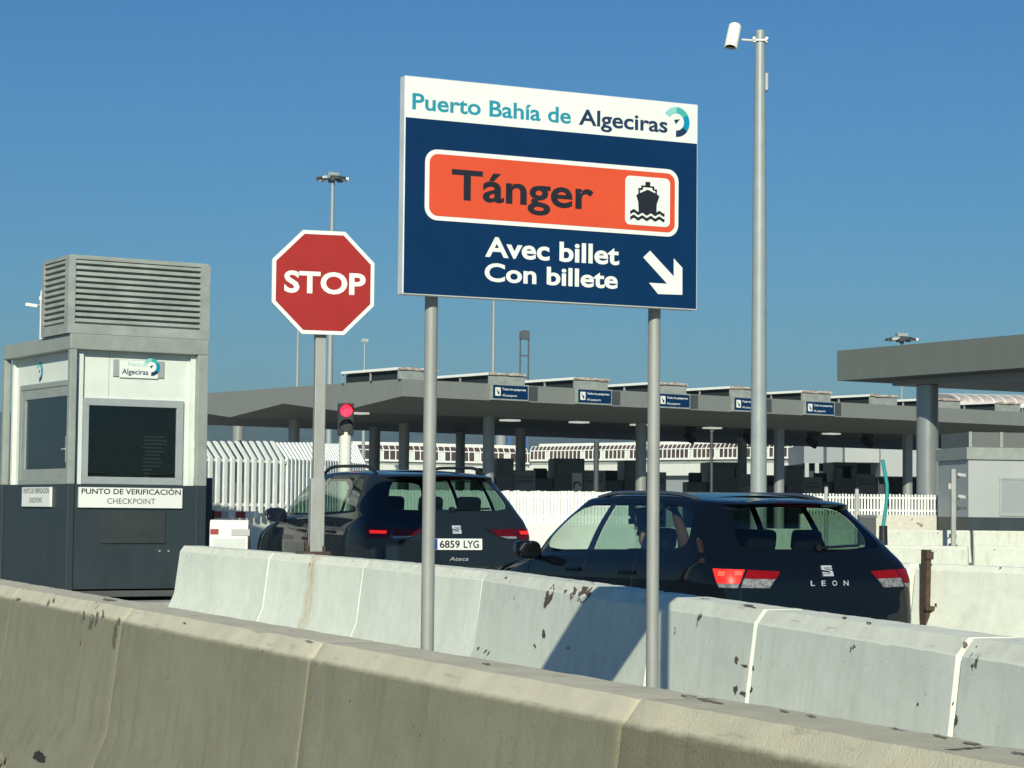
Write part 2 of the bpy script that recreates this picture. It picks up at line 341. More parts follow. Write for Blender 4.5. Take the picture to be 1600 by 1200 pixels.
# flaked paint, drips and knocks: thin irregular patches lying on the barrier faces
FLK = mat('bare_brown_concrete', (.17,.125,.085), .95, scale=30, col2=(.075,.058,.042), bump=.5); WORN = mat('worn_grey_concrete', (.27,.25,.20), .95, scale=30, col2=(.13,.12,.09), bump=.4); GRIME = mat('dark_grime', (.15,.142,.11), .95, scale=30, col2=(.085,.08,.06), bump=.4)
def flake(key, px, py, w_, h_, m=FLK, sd=0, lean=0, name='flaked_patch', jag=.62):
    best = None; E0 = Vector((0,0,EYE)); D = ray(px,py).normalized()
    for k_, o in BARR.items():
        if k_[:4] != key[:4]: continue
        mw = Matrix.Translation(o.location)@Matrix.Rotation(o.rotation_euler.z,4,'Z'); iv = mw.inverted()
        if k_ not in FL_T: FL_T[k_] = BVHTree.FromPolygons([v.co.copy() for v in o.data.vertices], [list(p.vertices) for p in o.data.polygons])
        h, nn_, i_, dist = FL_T[k_].ray_cast(iv@E0, iv.to_3x3()@D)
        if h and (best is None or dist < best[0]): best = (dist, o, iv, FL_T[k_], h+nn_*.0016)
    if not best: return
    _, o, iv, bvh, c = best; rnd = random.Random(sd*77+int(px)); n = 40; pts = []; rr_ = .7
    for k in range(n):
        a = 2*math.pi*k/n; rr_ = max(1-jag, min(1, rr_+rnd.uniform(-.28,.28)*jag*1.6))
        x = px+math.cos(a)*w_*.5*rr_+lean*math.sin(a)*h_*.5; y = py+math.sin(a)*h_*.5*rr_+(.155*math.cos(a)*w_*.5*rr_ if w_ > h_ else 0)
        h, nn_, i_, _ = bvh.ray_cast(iv@E0, (iv.to_3x3()@ray(x,y)).normalized())
        pts.append(h+nn_*.0016 if h and (h-c).length < .5 else None)
    pts = [p for p in pts if p is not None]
    if len(pts) < 10: return
    mb = MB(); mb.v = [c]+pts; mb.f = [[0,k+1,(k+1)%len(pts)+1] for k in range(len(pts))]
    mb.build(name, m, o)
FL_T = {}
for q in (('white3',858,932,13,40,1,-.3),('white3',884,924,6,12,2,0),('white3',896,928,12,26,3,-.2),('white3',915,926,20,34,4,-.5),('white3',850,990,6,18,5,0),('white3',836,1010,5,9,6,0),
          ('white4',1151,1032,10,14,7,0),('white4',1164,1041,16,7,8,.3),('white4',1176,1044,7,10,9,0),('white4',1150,1076,9,22,10,-.2),('white4',1162,1084,12,9,11,0),('white4',1174,1079,6,14,12,0),('white4',1044,918,5,5,13,0),
          ('white4',1172,948,24,6,14,0),('white5',1320,966,10,4,15,0),('white5',1358,974,9,5,16,0),('white5',1494,1128,8,24,17,0),('white5',1489,1100,4,14,18,0),('white5',1508,1008,10,16,19,.2),('white5',1435,1100,4,10,20,0),
          ('white3',758,1019,4,13,21,-.5),('white3',764,1020,3,10,22,-.5),('white3',791,903,4,6,23,-.4),('white3',888,1012,5,5,24,0),('white6',1526,1011,4,5,25,0),('white2',748,1013,4,8,26,-.4)):
    flake(q[0], q[1], q[2], q[3], q[4], FLK, q[5], q[6])
for q in (('near1',76,944,5,18),('near1',84,938,5,14),('near1',131,960,6,22),('near1',142,975,9,34),('near1',151,968,6,28),('near1',161,962,5,20),('near1',180,992,7,46),('near1',186,972,5,22),('near1',28,937,10,8),('near2',289,974,7,5),('near2',410,1018,3,4)):
    flake(q[0], q[1], q[2], q[3], q[4], GRIME, 31, -.12, 'drip_mark')
flake('near1', 62, 1180, 30, 24, mat('open_crack', (.02,.018,.015), 1), 91, .3, 'broken_hole', .6)
for q in (('near1',170,938,26,5),('near1',58,912,18,3),('near2',485,1003,16,4),('near3',760,1038,14,4),('near4',1085,1090,44,9),('near4',1110,1096,52,7),('near4',1225,1113,22,5),('near4',1268,1119,18,7),('near4',1400,1140,40,5),('near4',1470,1152,24,6),('near4',1530,1163,56,9),('near4',1594,1178,30,8)):
    flake(q[0], q[1], q[2], q[3], q[4], WORN, 57, 0, 'worn_patch', .75)
# rubble at the foot of the near barrier
a, b = chain([92,278], npx)[0]
rb = MB(); rnd = random.Random(3); d0 = (b-a).normalized(); nn = Vector((d0.y,-d0.x))
for k in range(230):
    u = rnd.uniform(.1,1.3); fall = math.exp(-((u-.72)/.34)**2); v = rnd.uniform(.20,.62); s = rnd.uniform(.012,.05)
    q = a+d0*u+nn*v; top_ = .26*fall*(1-(v-.20)/.6)
    vs = [Vector((rnd.uniform(-1,1)*s, rnd.uniform(-1,1)*s, rnd.uniform(-.6,.7)*s)) for _ in range(9)]
    bm = bmesh.new(); [bm.verts.new(v_) for v_ in vs]; bmesh.ops.convex_hull(bm, input=bm.verts); bm.verts.index_update()
    rb.add([Vector((q.x,q.y,rnd.uniform(-.06,top_)))+v_.co for v_ in bm.verts], [[v_.index for v_ in f.verts] for f in bm.faces]); bm.free()
tag(rb.build('rubble', M['rubble']), 'broken bits of concrete at the foot of the near barrier, bottom left', 'rubble', kind='stuff')

# second row: barriers beyond the cars
U = Vector((-math.sin(R(31)), math.cos(R(31)))); V = Vector((U.y, -U.x))
J = at(1440, 880, 19.6); J = Vector((J.x, J.y))
barrier('white_concrete_barrier', J+U*4.2, J+U*.03, M_WHITE, 'white barrier behind the black estate car, left of the rusty post', 'white barriers beyond the estate car', hgt=.78, seed=41)
barrier('white_concrete_barrier', J-U*.03, J-U*4.5, M_WHITE, 'white barrier right of the rusty post, at the right edge of the photo', 'white barriers beyond the estate car', hgt=.78, seed=42)
rp = MB().box((0,0,.42),(.05,.09,.98)).box((.03,-.07,.40),(.16,.03,.04)).box((.07,-.08,.40),(.05,.05,.09)).box((0,-.05,.86),(.07,.03,.07))
o = rp.build('rusty_joint_post', M['rust'], bevel=.006); o.location = (J.x-.04,J.y-.33,0); o.rotation_euler = (0,R(1.5),R(25))
tag(o, 'rusty iron post and hinge between two white barriers', 'post')
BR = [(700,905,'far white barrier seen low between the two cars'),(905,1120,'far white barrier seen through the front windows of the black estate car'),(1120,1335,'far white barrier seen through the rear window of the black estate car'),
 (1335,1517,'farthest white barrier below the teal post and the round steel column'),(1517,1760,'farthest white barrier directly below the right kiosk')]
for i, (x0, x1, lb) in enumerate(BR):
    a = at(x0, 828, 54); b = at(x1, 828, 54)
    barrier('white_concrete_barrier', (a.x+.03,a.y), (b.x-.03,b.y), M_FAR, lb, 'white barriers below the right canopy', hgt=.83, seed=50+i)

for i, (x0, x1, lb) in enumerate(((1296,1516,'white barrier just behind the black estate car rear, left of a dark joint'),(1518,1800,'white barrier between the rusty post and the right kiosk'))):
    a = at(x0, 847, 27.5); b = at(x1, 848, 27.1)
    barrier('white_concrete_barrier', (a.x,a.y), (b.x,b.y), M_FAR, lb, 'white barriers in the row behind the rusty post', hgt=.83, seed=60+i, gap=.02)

# ---------------------------------------------------------------- destination sign
D0 = 7.0
PL = at(628.5, 458, D0); PR = at(1089, 486, D0*1.066)
ax = Vector((PR.x-PL.x, PR.y-PL.y)); SW = ax.length; ax.normalize(); A2 = (ax.x, ax.y); SO = (PL.x, PL.y)
S = lambda x, y: on(x, y, SO, A2)
zb = (S(628.5,458)[1]+S(1089,486)[1])/2; zt = (S(630,119)[1]+S(1092,162)[1])/2
sg = empty('destination_sign', (PL.x,PL.y,ground_z(7)), math.atan2(ax.y,ax.x), 'large blue and white port sign with orange ferry panel on two grey posts', 'sign')
zo = ground_z(7)
def P2(x, y): s, z = S(x, y); return s, z-zo
B0, T0 = zb-zo, zt-zo; TH = .042
pan = MB().b2(0,SW,0,TH,B0,T0).build('panel', M['alu'], sg, bevel=.003)
hz = (P2(629.9,184)[1]+P2(1089,223.5)[1])/2
MB().prism([(.004,B0+.004),(SW-.004,B0+.004),(SW-.004,hz),(.004,hz)], -.0012, -.0004).build('navy_field', M['navy_film'], pan)
MB().prism([(.004,hz),(SW-.004,hz),(SW-.004,T0-.004),(.004,T0-.004)], -.0012, -.0004).build('white_header', M['white_sign'], pan)
def line(s, lpx, rpx, capx, m, y=-.0014, bold=.012, name='lettering', parent=None):
    """lpx, rpx: baseline ends; capx: top of a capital above lpx"""
    s0, z0 = P2(*lpx); s1, z1 = P2(*rpx); c = P2(*capx)[1]-z0; mb = MB(); text(mb, s, s0, s1, (z0+z1)/2, c, y, bold); return mb.build(name, m, parent or pan)
line('Puerto Bahía de', (643.9,171.6), (891.8,193.2), (643.9,145.8), M['teal'], bold=.022)
line('Algeciras', (904,195.5), (1042.8,207.5), (904,170.5), M['navy'], bold=.022)
cx, cz = P2(1056.5,190.5); rr = (P2(1056,167)[1]-P2(1056,213.5)[1])/2
port_logo(pan, cx, cz, rr, -.0012)
x0, _ = P2(663.4,290); x1, _ = P2(1059,317); zt_ = (P2(690,234)[1]+P2(1035,264.5)[1])/2; zb_ = (P2(690,344.5)[1]+P2(1035,370)[1])/2
MB().prism(rrect(x0,x1,zb_,zt_,.042), -.0045, -.0012).build('plate_border', M['white_sign'], pan)
bw = .0145
MB().prism(rrect(x0+bw,x1-bw,zb_+bw,zt_-bw,.030), -.0055, -.0045).build('orange_plate', M['orange_film'], pan)
mb = MB(); s0 = P2(704.6,290)[0]; s1 = P2(926.5,290)[0]; zc = P2(724,313.5)[1]; text(mb, 'Tánger', s0, s1, zc, P2(724,265.8)[1]-zc, -.0058, .022); mb.build('lettering', M['black_film'], pan)
ix0 = P2(975.6,310)[0]; ix1 = P2(1045.4,316)[0]; iz1 = (P2(985,275)[1]+P2(1035,279)[1])/2; iz0 = (P2(985,351)[1]+P2(1035,355)[1])/2
ic = MB().prism(rrect(ix0,ix1,iz0,iz1,.018), -.0065, -.0055).build('ferry_symbol', M['white_sign'], pan)
def I(u, v): v2 = v-.08*(u-165); return ix0+(u-165)/685*(ix1-ix0), iz1-(v2-150)/745*(iz1-iz0)
ship = MB()
hull = [(505,370),(645,440),(682,470),(672,515),(645,590),(640,735),(368,700),(362,560),(340,490),(330,452),(370,430)]
ship.prism([I(*q) for q in hull], -.0075, -.0065)
ship.prism([I(*q) for q in [(470,250),(545,255),(543,318),(468,312)]], -.0075, -.0065)
for q in ([(408,302),(605,322),(604,346),(406,326)],[(362,342),(404,346),(404,376),(385,378),(385,432),(362,432)],[(606,365),(648,368),(646,445),(622,436),(622,392),(606,390)],[(406,326),(434,328),(434,366),(400,380),(404,346)],[(578,344),(606,346),(606,388),(575,372)]):
    ship.prism([I(*p) for p in q], -.0075, -.0065)
for yo in (0,1):
    top = []; bot = []; y0 = 705 if not yo else 790
    for k in range(33):
        u = 240+525*k/32; v = y0+.075*(u-240)+18*math.cos((u-295)/130*2*math.pi)*-1
        top.append(I(u,v-24)); bot.append(I(u,v+24))
    ship.prism(top+bot[::-1], -.0077+yo*.0001, -.0065)
ship.build('ship_silhouette', M['black_film'], ic)
mb = MB(); s0 = P2(757.6,400)[0]; s1 = P2(967.2,400)[0]; z_ = P2(764,401.5)[1]; text(mb, 'Avec billet', s0, s1, z_, P2(764,370)[1]-z_, -.0014, .026); mb.build('lettering', M['white_sign'], pan); mb = MB()
s0 = P2(756.8,440)[0]; s1 = P2(965,440)[0]; z_ = P2(772,440.3)[1]; text(mb, 'Con billete', s0, s1, z_, P2(772,411.5)[1]-z_, -.0014, .026); mb.build('lettering', M['white_sign'], pan)
Z1 = lambda a, b: P2(600+a/3.077, 100+b/3.077)
MB().prism([Z1(*q) for q in [(1245,930),(1278,898),(1392,1022),(1392,935),(1433,980),(1433,1110),(1316,1106),(1273,1052),(1360,1057)]], -.0022, -.0012).build('arrow', M['white_sign'], pan)
for px, r in ((674,.0215),(1022.5,.0215)):
    s = on(px, 480, (SO[0]-ax.y*.076, SO[1]+ax.x*.076), A2)[0]; p_ = MB().tube([(s,.055+TH*.5,0),(s,.055+TH*.5,T0-.06)], r, 20).build('post', M['galv_dull'], sg, smooth=True)
    MB().box((s,.05,B0+.03),(.09,.012,.03)).build('clamp', M['galv'], p_); MB().box((s,.05,T0-.12),(.09,.012,.03)).build('clamp', M['galv'], p_)
    if px > 800: MB().tube([(s,.0,.70),(s,.06,.70)], .008, 8).box((s,.02,.70),(.018,.01,.018)).build('bolt', M['dark_metal'], p_)

# ---------------------------------------------------------------- stop sign
YS = 17.75
c0 = at(505.5, 441.5, YS); zb0 = .84
st = empty('stop_sign', (c0.x, c0.y, zb0), R(17), 'red octagonal STOP sign on a square galvanised post', 'sign')
H = c0.z-zb0; Wd = 153/F*YS/math.cos(R(17)); Rr = Wd/2/math.cos(R(22.5))
oct_ = lambda r: [(r*math.cos(R(22.5+45*k)), H+r*math.sin(R(22.5+45*k))) for k in range(8)]
pl = MB().prism(oct_(Rr*1.02), 0, .03).build('plate', M['white_sign'], st)
MB().prism(oct_(Rr*.945), -.0016, -.0004).build('red_field', M['red_film'], pl)
mb = MB(); kx = Wd/158.5
text(mb, 'STOP', -62*kx, 67*kx, H-17.5*kx*1.0, 34.0*kx, -.0022, .03); mb.build('lettering', M['white_sign'], pl)
ptop = MB().box((-.002,.085,(H+.2)/2+.0),(.090,.075,H+.2)).build('post', M['galv_dull'], st, bevel=.008)
MB().box((-.012,.085,.31),(.115,.10,.62)).build('post_sleeve', M['galv_dull'], st, bevel=.006)
MB().box((-.035,.085,.015),(.26,.16,.03)).box((-.10,.03,.05),(.02,.06,.10),0,.2).box((.04,.03,.04),(.02,.06,.07),0,.2).build('base_flange', M['rust'], st, bevel=.004)
MB().box((-.002,.04,H+.18),(.12,.02,.04)).build('clamp', M['galv'], st); MB().box((-.002,.04,H-.2),(.12,.02,.04)).build('clamp', M['galv'], st)

# ---------------------------------------------------------------- checkpoint booth
YB = 25.0; A = at(105, 786, YB); RZ = R(31); PZ = .22
bo = empty('checkpoint_booth', (A.x,A.y,PZ), RZ, 'grey and white checkpoint booth with dark base and slatted roof box', 'booth')
VF = (V.x,V.y); VU = (U.x,U.y); BO = (A.x,A.y)
def Fp(x, y): s, z = on(x, y, BO, VF); return s, z-PZ
def Lp(x, y): s, z = on(x, y, BO, VU); return s, z-PZ
BW = Fp(325.5,600)[0]; BD = Lp(3.5,600)[0]; ZT = Fp(105,520)[1]; ZW = Fp(200,757.5)[1]; ZL = Fp(110,921)[1]
ZR = Fp(200,549)[1]; pw = Fp(120,600)[0]; pr = BW-Fp(309.5,600)[0]; IN = .13
# base (dark), with corner posts standing proud
MB().b2(.02,BW-.02,.02,BD-.02,ZL,ZW).build('base', M['booth_dark'], bo)
for (x, y) in ((0,0),(BW-pr,0),(0,BD-pw),(BW-pr,BD-pw)):
    MB().b2(x,x+(pw if x == 0 else pr),y,y+pw,ZL-.02,ZW-.002).build('base_post', M['booth_dark'], bo, bevel=.01)
    MB().b2(x,x+(pw if x == 0 else pr),y,y+pw,ZW,ZR-.002).build('corner_post', M['booth_grey'], bo, bevel=.01)
MB().b2(-.03,BW+.03,-.03,BD+.03,ZL-.09,ZL-.021).build('skirting', M['cabinet'], bo, bevel=.008)
MB().b2(0,BW,0,BD,ZR,ZT).build('roof_beam', M['booth_grey'], bo, bevel=.012)
# recessed white panels
MB().b2(pw,BW-pr,IN,IN+.06,ZW+.001,ZR-.001).b2(IN,IN+.06,pw,BD-pw,ZW+.001,ZR-.001).b2(BW-IN-.06,BW-IN,pw,BD-pw,ZW+.001,ZR-.001).b2(pw,BW-pr,BD-IN-.06,BD-IN,ZW+.001,ZR-.001).build('wall_panel', M['booth_white'], bo)
js, jz = Fp(176,600); jx = js-IN*.02
MB().b2(jx,jx+.006,IN-.002,IN,Fp(176,620)[1],ZR).build('panel_joint', M['frame_alu'], bo)
def frame_ring(mb, x0, x1, z0, z1, wd, y0, y1, sw=None):
    for a in ((x0,x1,z1-wd,z1),(x0,x1,z0,z0+wd),(x0,x0+wd,z0+wd,z1-wd),(x1-wd,x1,z0+wd,z1-wd)):
        q = (a[0],a[1],y0,y1,a[2],a[3])
        if sw: q = (y0,y1,a[0],a[1],a[2],a[3])
        mb.b2(*q)
    return mb
Fi = lambda x, y: tuple(v for v in (lambda s, z: (s, z-PZ))(*on(x, y, (A.x+U.x*(IN-.03),A.y+U.y*(IN-.03)), VF)))
wx0, wz1 = Fi(128.5,621); wx1, _ = Fi(287,630); wz0 = Fi(200,757)[1]
gx0, gz1 = Fi(139,634); gx1, gz0 = Fi(278,747)
wf = MB(); wd = .5*((gx0-wx0)+(wx1-gx1))
win = frame_ring(wf, wx0, wx1, wz0, wz1, .085, IN-.035, IN-.001).build('window', M['frame_alu'], bo, bevel=.004)
MB().b2(wx0+.085,wx1-.085,IN-.012,IN-.008,wz0+.085,wz1-.085).build('window_glass', glass('booth_glass', (.5,.56,.56)), win)
MB().b2(wx0+.085,wx1-.085,IN-.004,IN-.001,wz0+.085,wz1-.085).build('window_backing', M['dark_void'], win)
bl = MB(); rnd = random.Random(5)
bx, bz = Fi(238,690); bz1 = Fi(240,682)[1]; bz0 = Fi(238,745)[1]
for k in range(12):
    z = bz1+(bz0-bz1)*k/11; ww = .30 if k < 9 else .12
    bl.b2(bx-.10+rnd.uniform(-.02,.02),bx-.10+ww*rnd.uniform(.6,1),IN-.0075,IN-.005,z-.012,z+.006)
bl.build('blind_slats', M['blind'], win)
# signs on the booth
sx0, sz1 = Fp(123,761); sx1, _ = Fp(284.5,763); sz0 = Fp(200,793.5)[1]
bs = MB().b2(sx0,sx1,-.012,.018,sz0,sz1).build('name_sign', M['white_sign'], bo)
mb = MB(); text(mb, 'PUNTO DE VERIFICACIÓN', sx0+.03, sx1-.02, sz0+.155, .062, -.0126, .018); mb.build('lettering', M['black_film'], bs)
mb = MB(); wdt = sx1-sx0; text(mb, 'CHECKPOINT', sx0+wdt*.27, sx0+wdt*.735, sz0+.045, .063, -.0126, .004); mb.build('lettering', M['cabinet'], bs)
sx0, sz1 = Lp(79.5,761); sx1, _ = Lp(36,761); sz0 = Lp(60,791.5)[1]
bs = MB().b2(-.012,.018,sx0,sx1,sz0,sz1).build('name_sign', M['white_sign'], bo)
for s_, a, b, zz, hh in (('PUNTO DE VERIFICACIÓN',.06,.97,.155,.06),('CHECKPOINT',.27,.735,.045,.06)):
    mb = MB(); text(mb, s_, sx1-(sx1-sx0)*(1-a)-(sx1-sx0)*a+0, 0, 0, 1, 0) if False else text(mb, s_, 0, (sx1-sx0)*(b-a), sz0+zz, hh, 0, .012)
    mb.v = [Vector((-.0126, sx1-(sx1-sx0)*a-v.x, v.z)) for v in mb.v]; mb.build('lettering', M['black_film'] if hh == .06 and a < .1 else M['cabinet'], bs)
hx0, hz1 = Fp(160,799); hx1, hz0 = Fp(258,849)
MB().b2(hx0,hx1,.002,.02,hz0,hz1).build('hatch', M['booth_panel'], bo, bevel=.004)
MB().tube([Fp(250,861)[:1]+(0.005,)+Fp(250,861)[1:], Fp(250,861)[:1]+(.02,)+Fp(250,861)[1:]], .012, 8).tube([Fp(264,861)[:1]+(0.005,)+Fp(264,861)[1:], Fp(264,861)[:1]+(.02,)+Fp(264,861)[1:]], .012, 8).build('bolt', M['frame_alu'], bo)
# logo plaque
lx0, lz1 = Fi(178,561); lx1, lz0 = Fi(257,591)
pq = MB().b2(lx0,lx1,IN-.018,IN-.001,lz0,lz1).build('logo_plaque', M['frame_alu'], bo, bevel=.004)
qx0 = lx0+(lx1-lx0)*.12; qx1 = lx0+(lx1-lx0)*.87
MB().b2(qx0,qx1,IN-.024,IN-.0181,lz0-.01,lz1-.005).build('plaque_face', M['white_sign'], pq)
lw = qx1-qx0; mb = MB(); text(mb, 'Algeciras', qx0+lw*.06, qx0+lw*.75, lz0+.03, .062, IN-.0245, .02); mb.build('lettering', M['navy'], pq)
mb = MB(); text(mb, 'Puerto de', qx0+lw*.22, qx0+lw*.72, lz0+.125, .05, IN-.0245, .0); mb.build('lettering', M['aqua'], pq)
port_logo(pq, qx0+lw*.83, lz0+.125, .105, IN-.024)
# left side: door, glass, logo
Li = lambda x, y: (lambda s, z: (s, z-PZ))(*on(x, y, (A.x+V.x*IN,A.y+V.y*IN), VU))
dx0 = pw+.005; dx1, dz1 = Li(39,610); dz0 = ZW+.002; dz1 = Li(95,596)[1]
door = frame_ring(MB(), dx0, dx1, dz0, dz1, .06, IN-.06, IN-.001, True).build('door', M['booth_grey'], bo)
frame_ring(MB(), dx0+.06, dx1-.06, dz0+.06, dz1-.06, .12, IN-.05, IN-.001, True).build('door_leaf', M['booth_grey'], door)
MB().b2(IN-.03,IN-.026,dx0+.18,dx1-.18,dz0+.18,dz1-.18).build('door_glass', bpy.data.materials['booth_glass'], door)
MB().b2(IN-.02,IN-.001,dx0+.18,dx1-.18,dz0+.18,dz1-.18).build('door_backing', M['dark_void'], door)
MB().b2(IN-.09,IN-.05,dx0+.08,dx0+.13,dz0+.25,dz0+.55).tube([(IN-.10,dx0+.10,dz0+.40),(IN-.10,dx0+.22,dz0+.40)],.012,8).build('door_handle', M['frame_alu'], door)
lg = Li(62,581); port_logo(bo, 0, 0, .12, -.001)
for o in [c for c in bo.children if c.name.startswith('logo_arc') or c.name.startswith('logo_arrow')]:
    for v in o.data.vertices: v.co = Vector((IN-.001+v.co.y, lg[0]-v.co.x, lg[1]+v.co.z))
# slatted plant box on the roof
ZB = Fp(115,400.5)[1]; BX0 = Fp(107,460)[0]; BX1 = BW+.004; BDp = Lp(70,460)[0]
rb_ = MB(); z0, z1 = ZT+.002, ZB; a0 = Fp(118,460)[0]; a1 = Fp(314,460)[0]; lz0 = Fp(118,505)[1]-.0; lz1 = Fp(118,404)[1]
y0b = .004
rb_.b2(BX0,a0,y0b,y0b+.09,z0,z1).b2(a1,BX1,y0b,y0b+.09,z0,z1).b2(a0,a1,y0b,y0b+.09,z0,lz0).b2(a0,a1,y0b,y0b+.09,lz1,z1)
ly0, ly1 = y0b+.09, BDp; le = .10
rb_.b2(BX0,BX0+.09,ly0,ly0+.03,z0,z1).b2(BX0,BX0+.09,ly1-.07,ly1,z0,z1).b2(BX0,BX0+.09,ly0+.03,ly1-.07,z0,lz0).b2(BX0,BX0+.09,ly0+.03,ly1-.07,lz1,z1)
rb_.b2(BX1-.09,BX1,ly0,ly1,z0,z1).b2(BX0+.09,BX1-.09,ly1-.06,ly1,z0,z1)
box = rb_.build('plant_box', M['louvre'], bo)
MB().b2(BX0+.02,BX1-.02,y0b+.02,ly1-.02,z1+.001,z1+.025).build('box_lid', M['louvre'], box)
MB().b2(a0,a1,y0b+.088,y0b+.0885,lz0,lz1).b2(BX0+.088,BX0+.0885,ly0+.03,ly1-.07,lz0,lz1).build('box_backing', M['dark_void'], box)
lv = MB(); nS = 11; stp = (lz1-lz0)/nS
for k in range(nS):
    zc = lz0+stp*(k+.42)
    lv.box(((a0+a1)/2, y0b+.045, zc), (a1-a0, .075, stp*.62), 0, R(-22))
    lv.box((BX0+.045, (ly0+.03+ly1-.07)/2, zc), (.075, ly1-ly0-.10, stp*.62), 0, 0, R(22))
lv.build('louvre_slats', M['louvre'], box)
# traffic island below
isl = MB().b2(-.35,BW+.35,-.45,BD+1.2,GZ-.1,PZ-.09).build('traffic_island', M['island'], bevel=.03); isl.location = (A.x,A.y,0); isl.rotation_euler = (0,0,RZ); tag(isl, kind='structure')
# dark cabinet at the booth's back right
q0 = at(312, 800, 27.2); q1 = at(331, 800, 27.2); zt1 = at(320,746.5,27.2).z
cb = empty('machine_cabinet', (q0.x,27.2,ground_z(27)), R(8), 'dark grey upright machine cabinet behind the right edge of the booth', 'cabinet')
wq = q1.x-q0.x; MB().b2(-.2,wq,0,.35,0,zt1-ground_z(27)).build('housing', M['cabinet'], cb, bevel=.01)
MB().b2(wq,wq+.03,.08,.2,zt1-.65,zt1-.45).build('latch', M['black_plastic'], cb)

# ---------------------------------------------------------------- boom arm, road barrier, signal, fences
a = at(330, 804, 28.2); b = at(424, 804, 29.2)
ba = empty('boom_barrier', (a.x-.5, 28.1, ground_z(28)), math.atan2(b.y-a.y, b.x-a.x), 'lowered boom barrier arm, red and white, behind the booth', 'boom barrier')
Lb = (b-a).length+.5; zc = a.z-ground_z(28)
MB().box((0,0,zc*.5-.05),(.3,.28,zc+.0)).build('cabinet', M['pale_grey'], ba, bevel=.02)
MB().b2(.12,Lb,-.03,.03,zc-.045,zc+.045).build('arm', M['slat'], ba, bevel=.008)
for x0, x1, m in ((.50,.66,M['pale_grey']),(.67,.94,M['red_stripe']),(.95,1.08,M['pale_grey']),(1.22,1.42,M['red_stripe'])):
    MB().b2(x0,x1,-.0325,-.0305,zc-.044,zc+.044).build('reflective_band', m, ba)
a = at(330, 812, 24.2); b = at(390, 812, 24.2)
pb = empty('plastic_road_barrier', (a.x, 24.2, ground_z(24)), R(2), 'white plastic road barrier with red reflector under the boom arm', 'road barrier')
W_ = (b-a).length; Hh = a.z-ground_z(24)
MB().add([(x,y,z) for z,hy in ((0,.26),(Hh-.08,.16),(Hh,.13)) for x,y in ((0,-hy),(W_,-hy),(W_,hy),(0,hy))], [(0,1,5,4),(1,2,6,5),(2,3,7,6),(3,0,4,7),(4,5,9,8),(5,6,10,9),(6,7,11,10),(7,4,8,11),(8,9,10,11),(3,2,1,0)]).build('barrier_body', M['white_paint'], pb, bevel=.015)
k0, k1 = .10*W_, .92*W_
MB().add([(k0,-.228,.2),(k1,-.228,.2),(k1,-.178,Hh-.2),(k0,-.178,Hh-.2),(k0,-.18,.2),(k1,-.18,.2),(k1,-.14,Hh-.2),(k0,-.14,Hh-.2)],[(0,1,2,3),(0,4,5,1),(1,5,6,2),(2,6,7,3),(3,7,4,0),(7,6,5,4)]).build('moulded_panel', mat('moulded_pale_plastic', (.50,.54,.50), .5, var=.06), pb, bevel=.006)
MB().b2(0.01,.10,-.172,-.15,Hh-.16,Hh-.10).build('reflector', M['red_stripe'], pb)
MB().b2(.24,.44,-.178,-.15,Hh-.17,Hh-.10).build('plate', M['pale_grey'], pb)
MB().b2(.26,.36,-.205,-.18,Hh-.42,Hh-.39).build('grip', M['cabinet'], pb)

# traffic signal behind the first car
q = at(540, 655, 30.5); tz = ground_z(30)
ts = empty('traffic_signal', (q.x,30.5,tz), R(10), 'red traffic light on a white post behind the silver-grey car', 'traffic light')
hz_ = q.z-tz; kk = 30.5/F
MB().tube([(0,0,0),(0,0,hz_-20*kk)], 9.5*kk, 16).build('post', M['white_paint'], ts, smooth=True)
hd = MB().box((0,0,hz_),(24*kk,.16,50*kk)).build('housing', M['black_plastic'], ts, bevel=.012)
for zc, m, n in ((hz_+13*kk, red_lamp, 'red_lamp'),(hz_-11*kk, mat('unlit_lamp_lens',(.05,.05,.045),.25,var=0), 'dark_lamp')):
    MB().tube([(0,-.082,zc),(0,-.094,zc)], [9.5*kk,9*kk], 24).build(n, m, hd, smooth=True)
    vis = MB(); nv = 18
    for k in range(nv+1):
        t = R(-10+200*k/nv); vis.v += [Vector((math.cos(t)*10.8*kk,-.08,zc+math.sin(t)*10.8*kk)), Vector((math.cos(t)*10.8*kk,-.08-.13*(.35+.65*max(0,math.sin(t))),zc+math.sin(t)*10.8*kk))]
    vis.f = [[2*k,2*k+1,2*k+3,2*k+2] for k in range(nv)]
    v_ = vis.build('visor', M['black_plastic'], hd); sm = v_.modifiers.new('thick','SOLIDIFY'); sm.thickness = .006

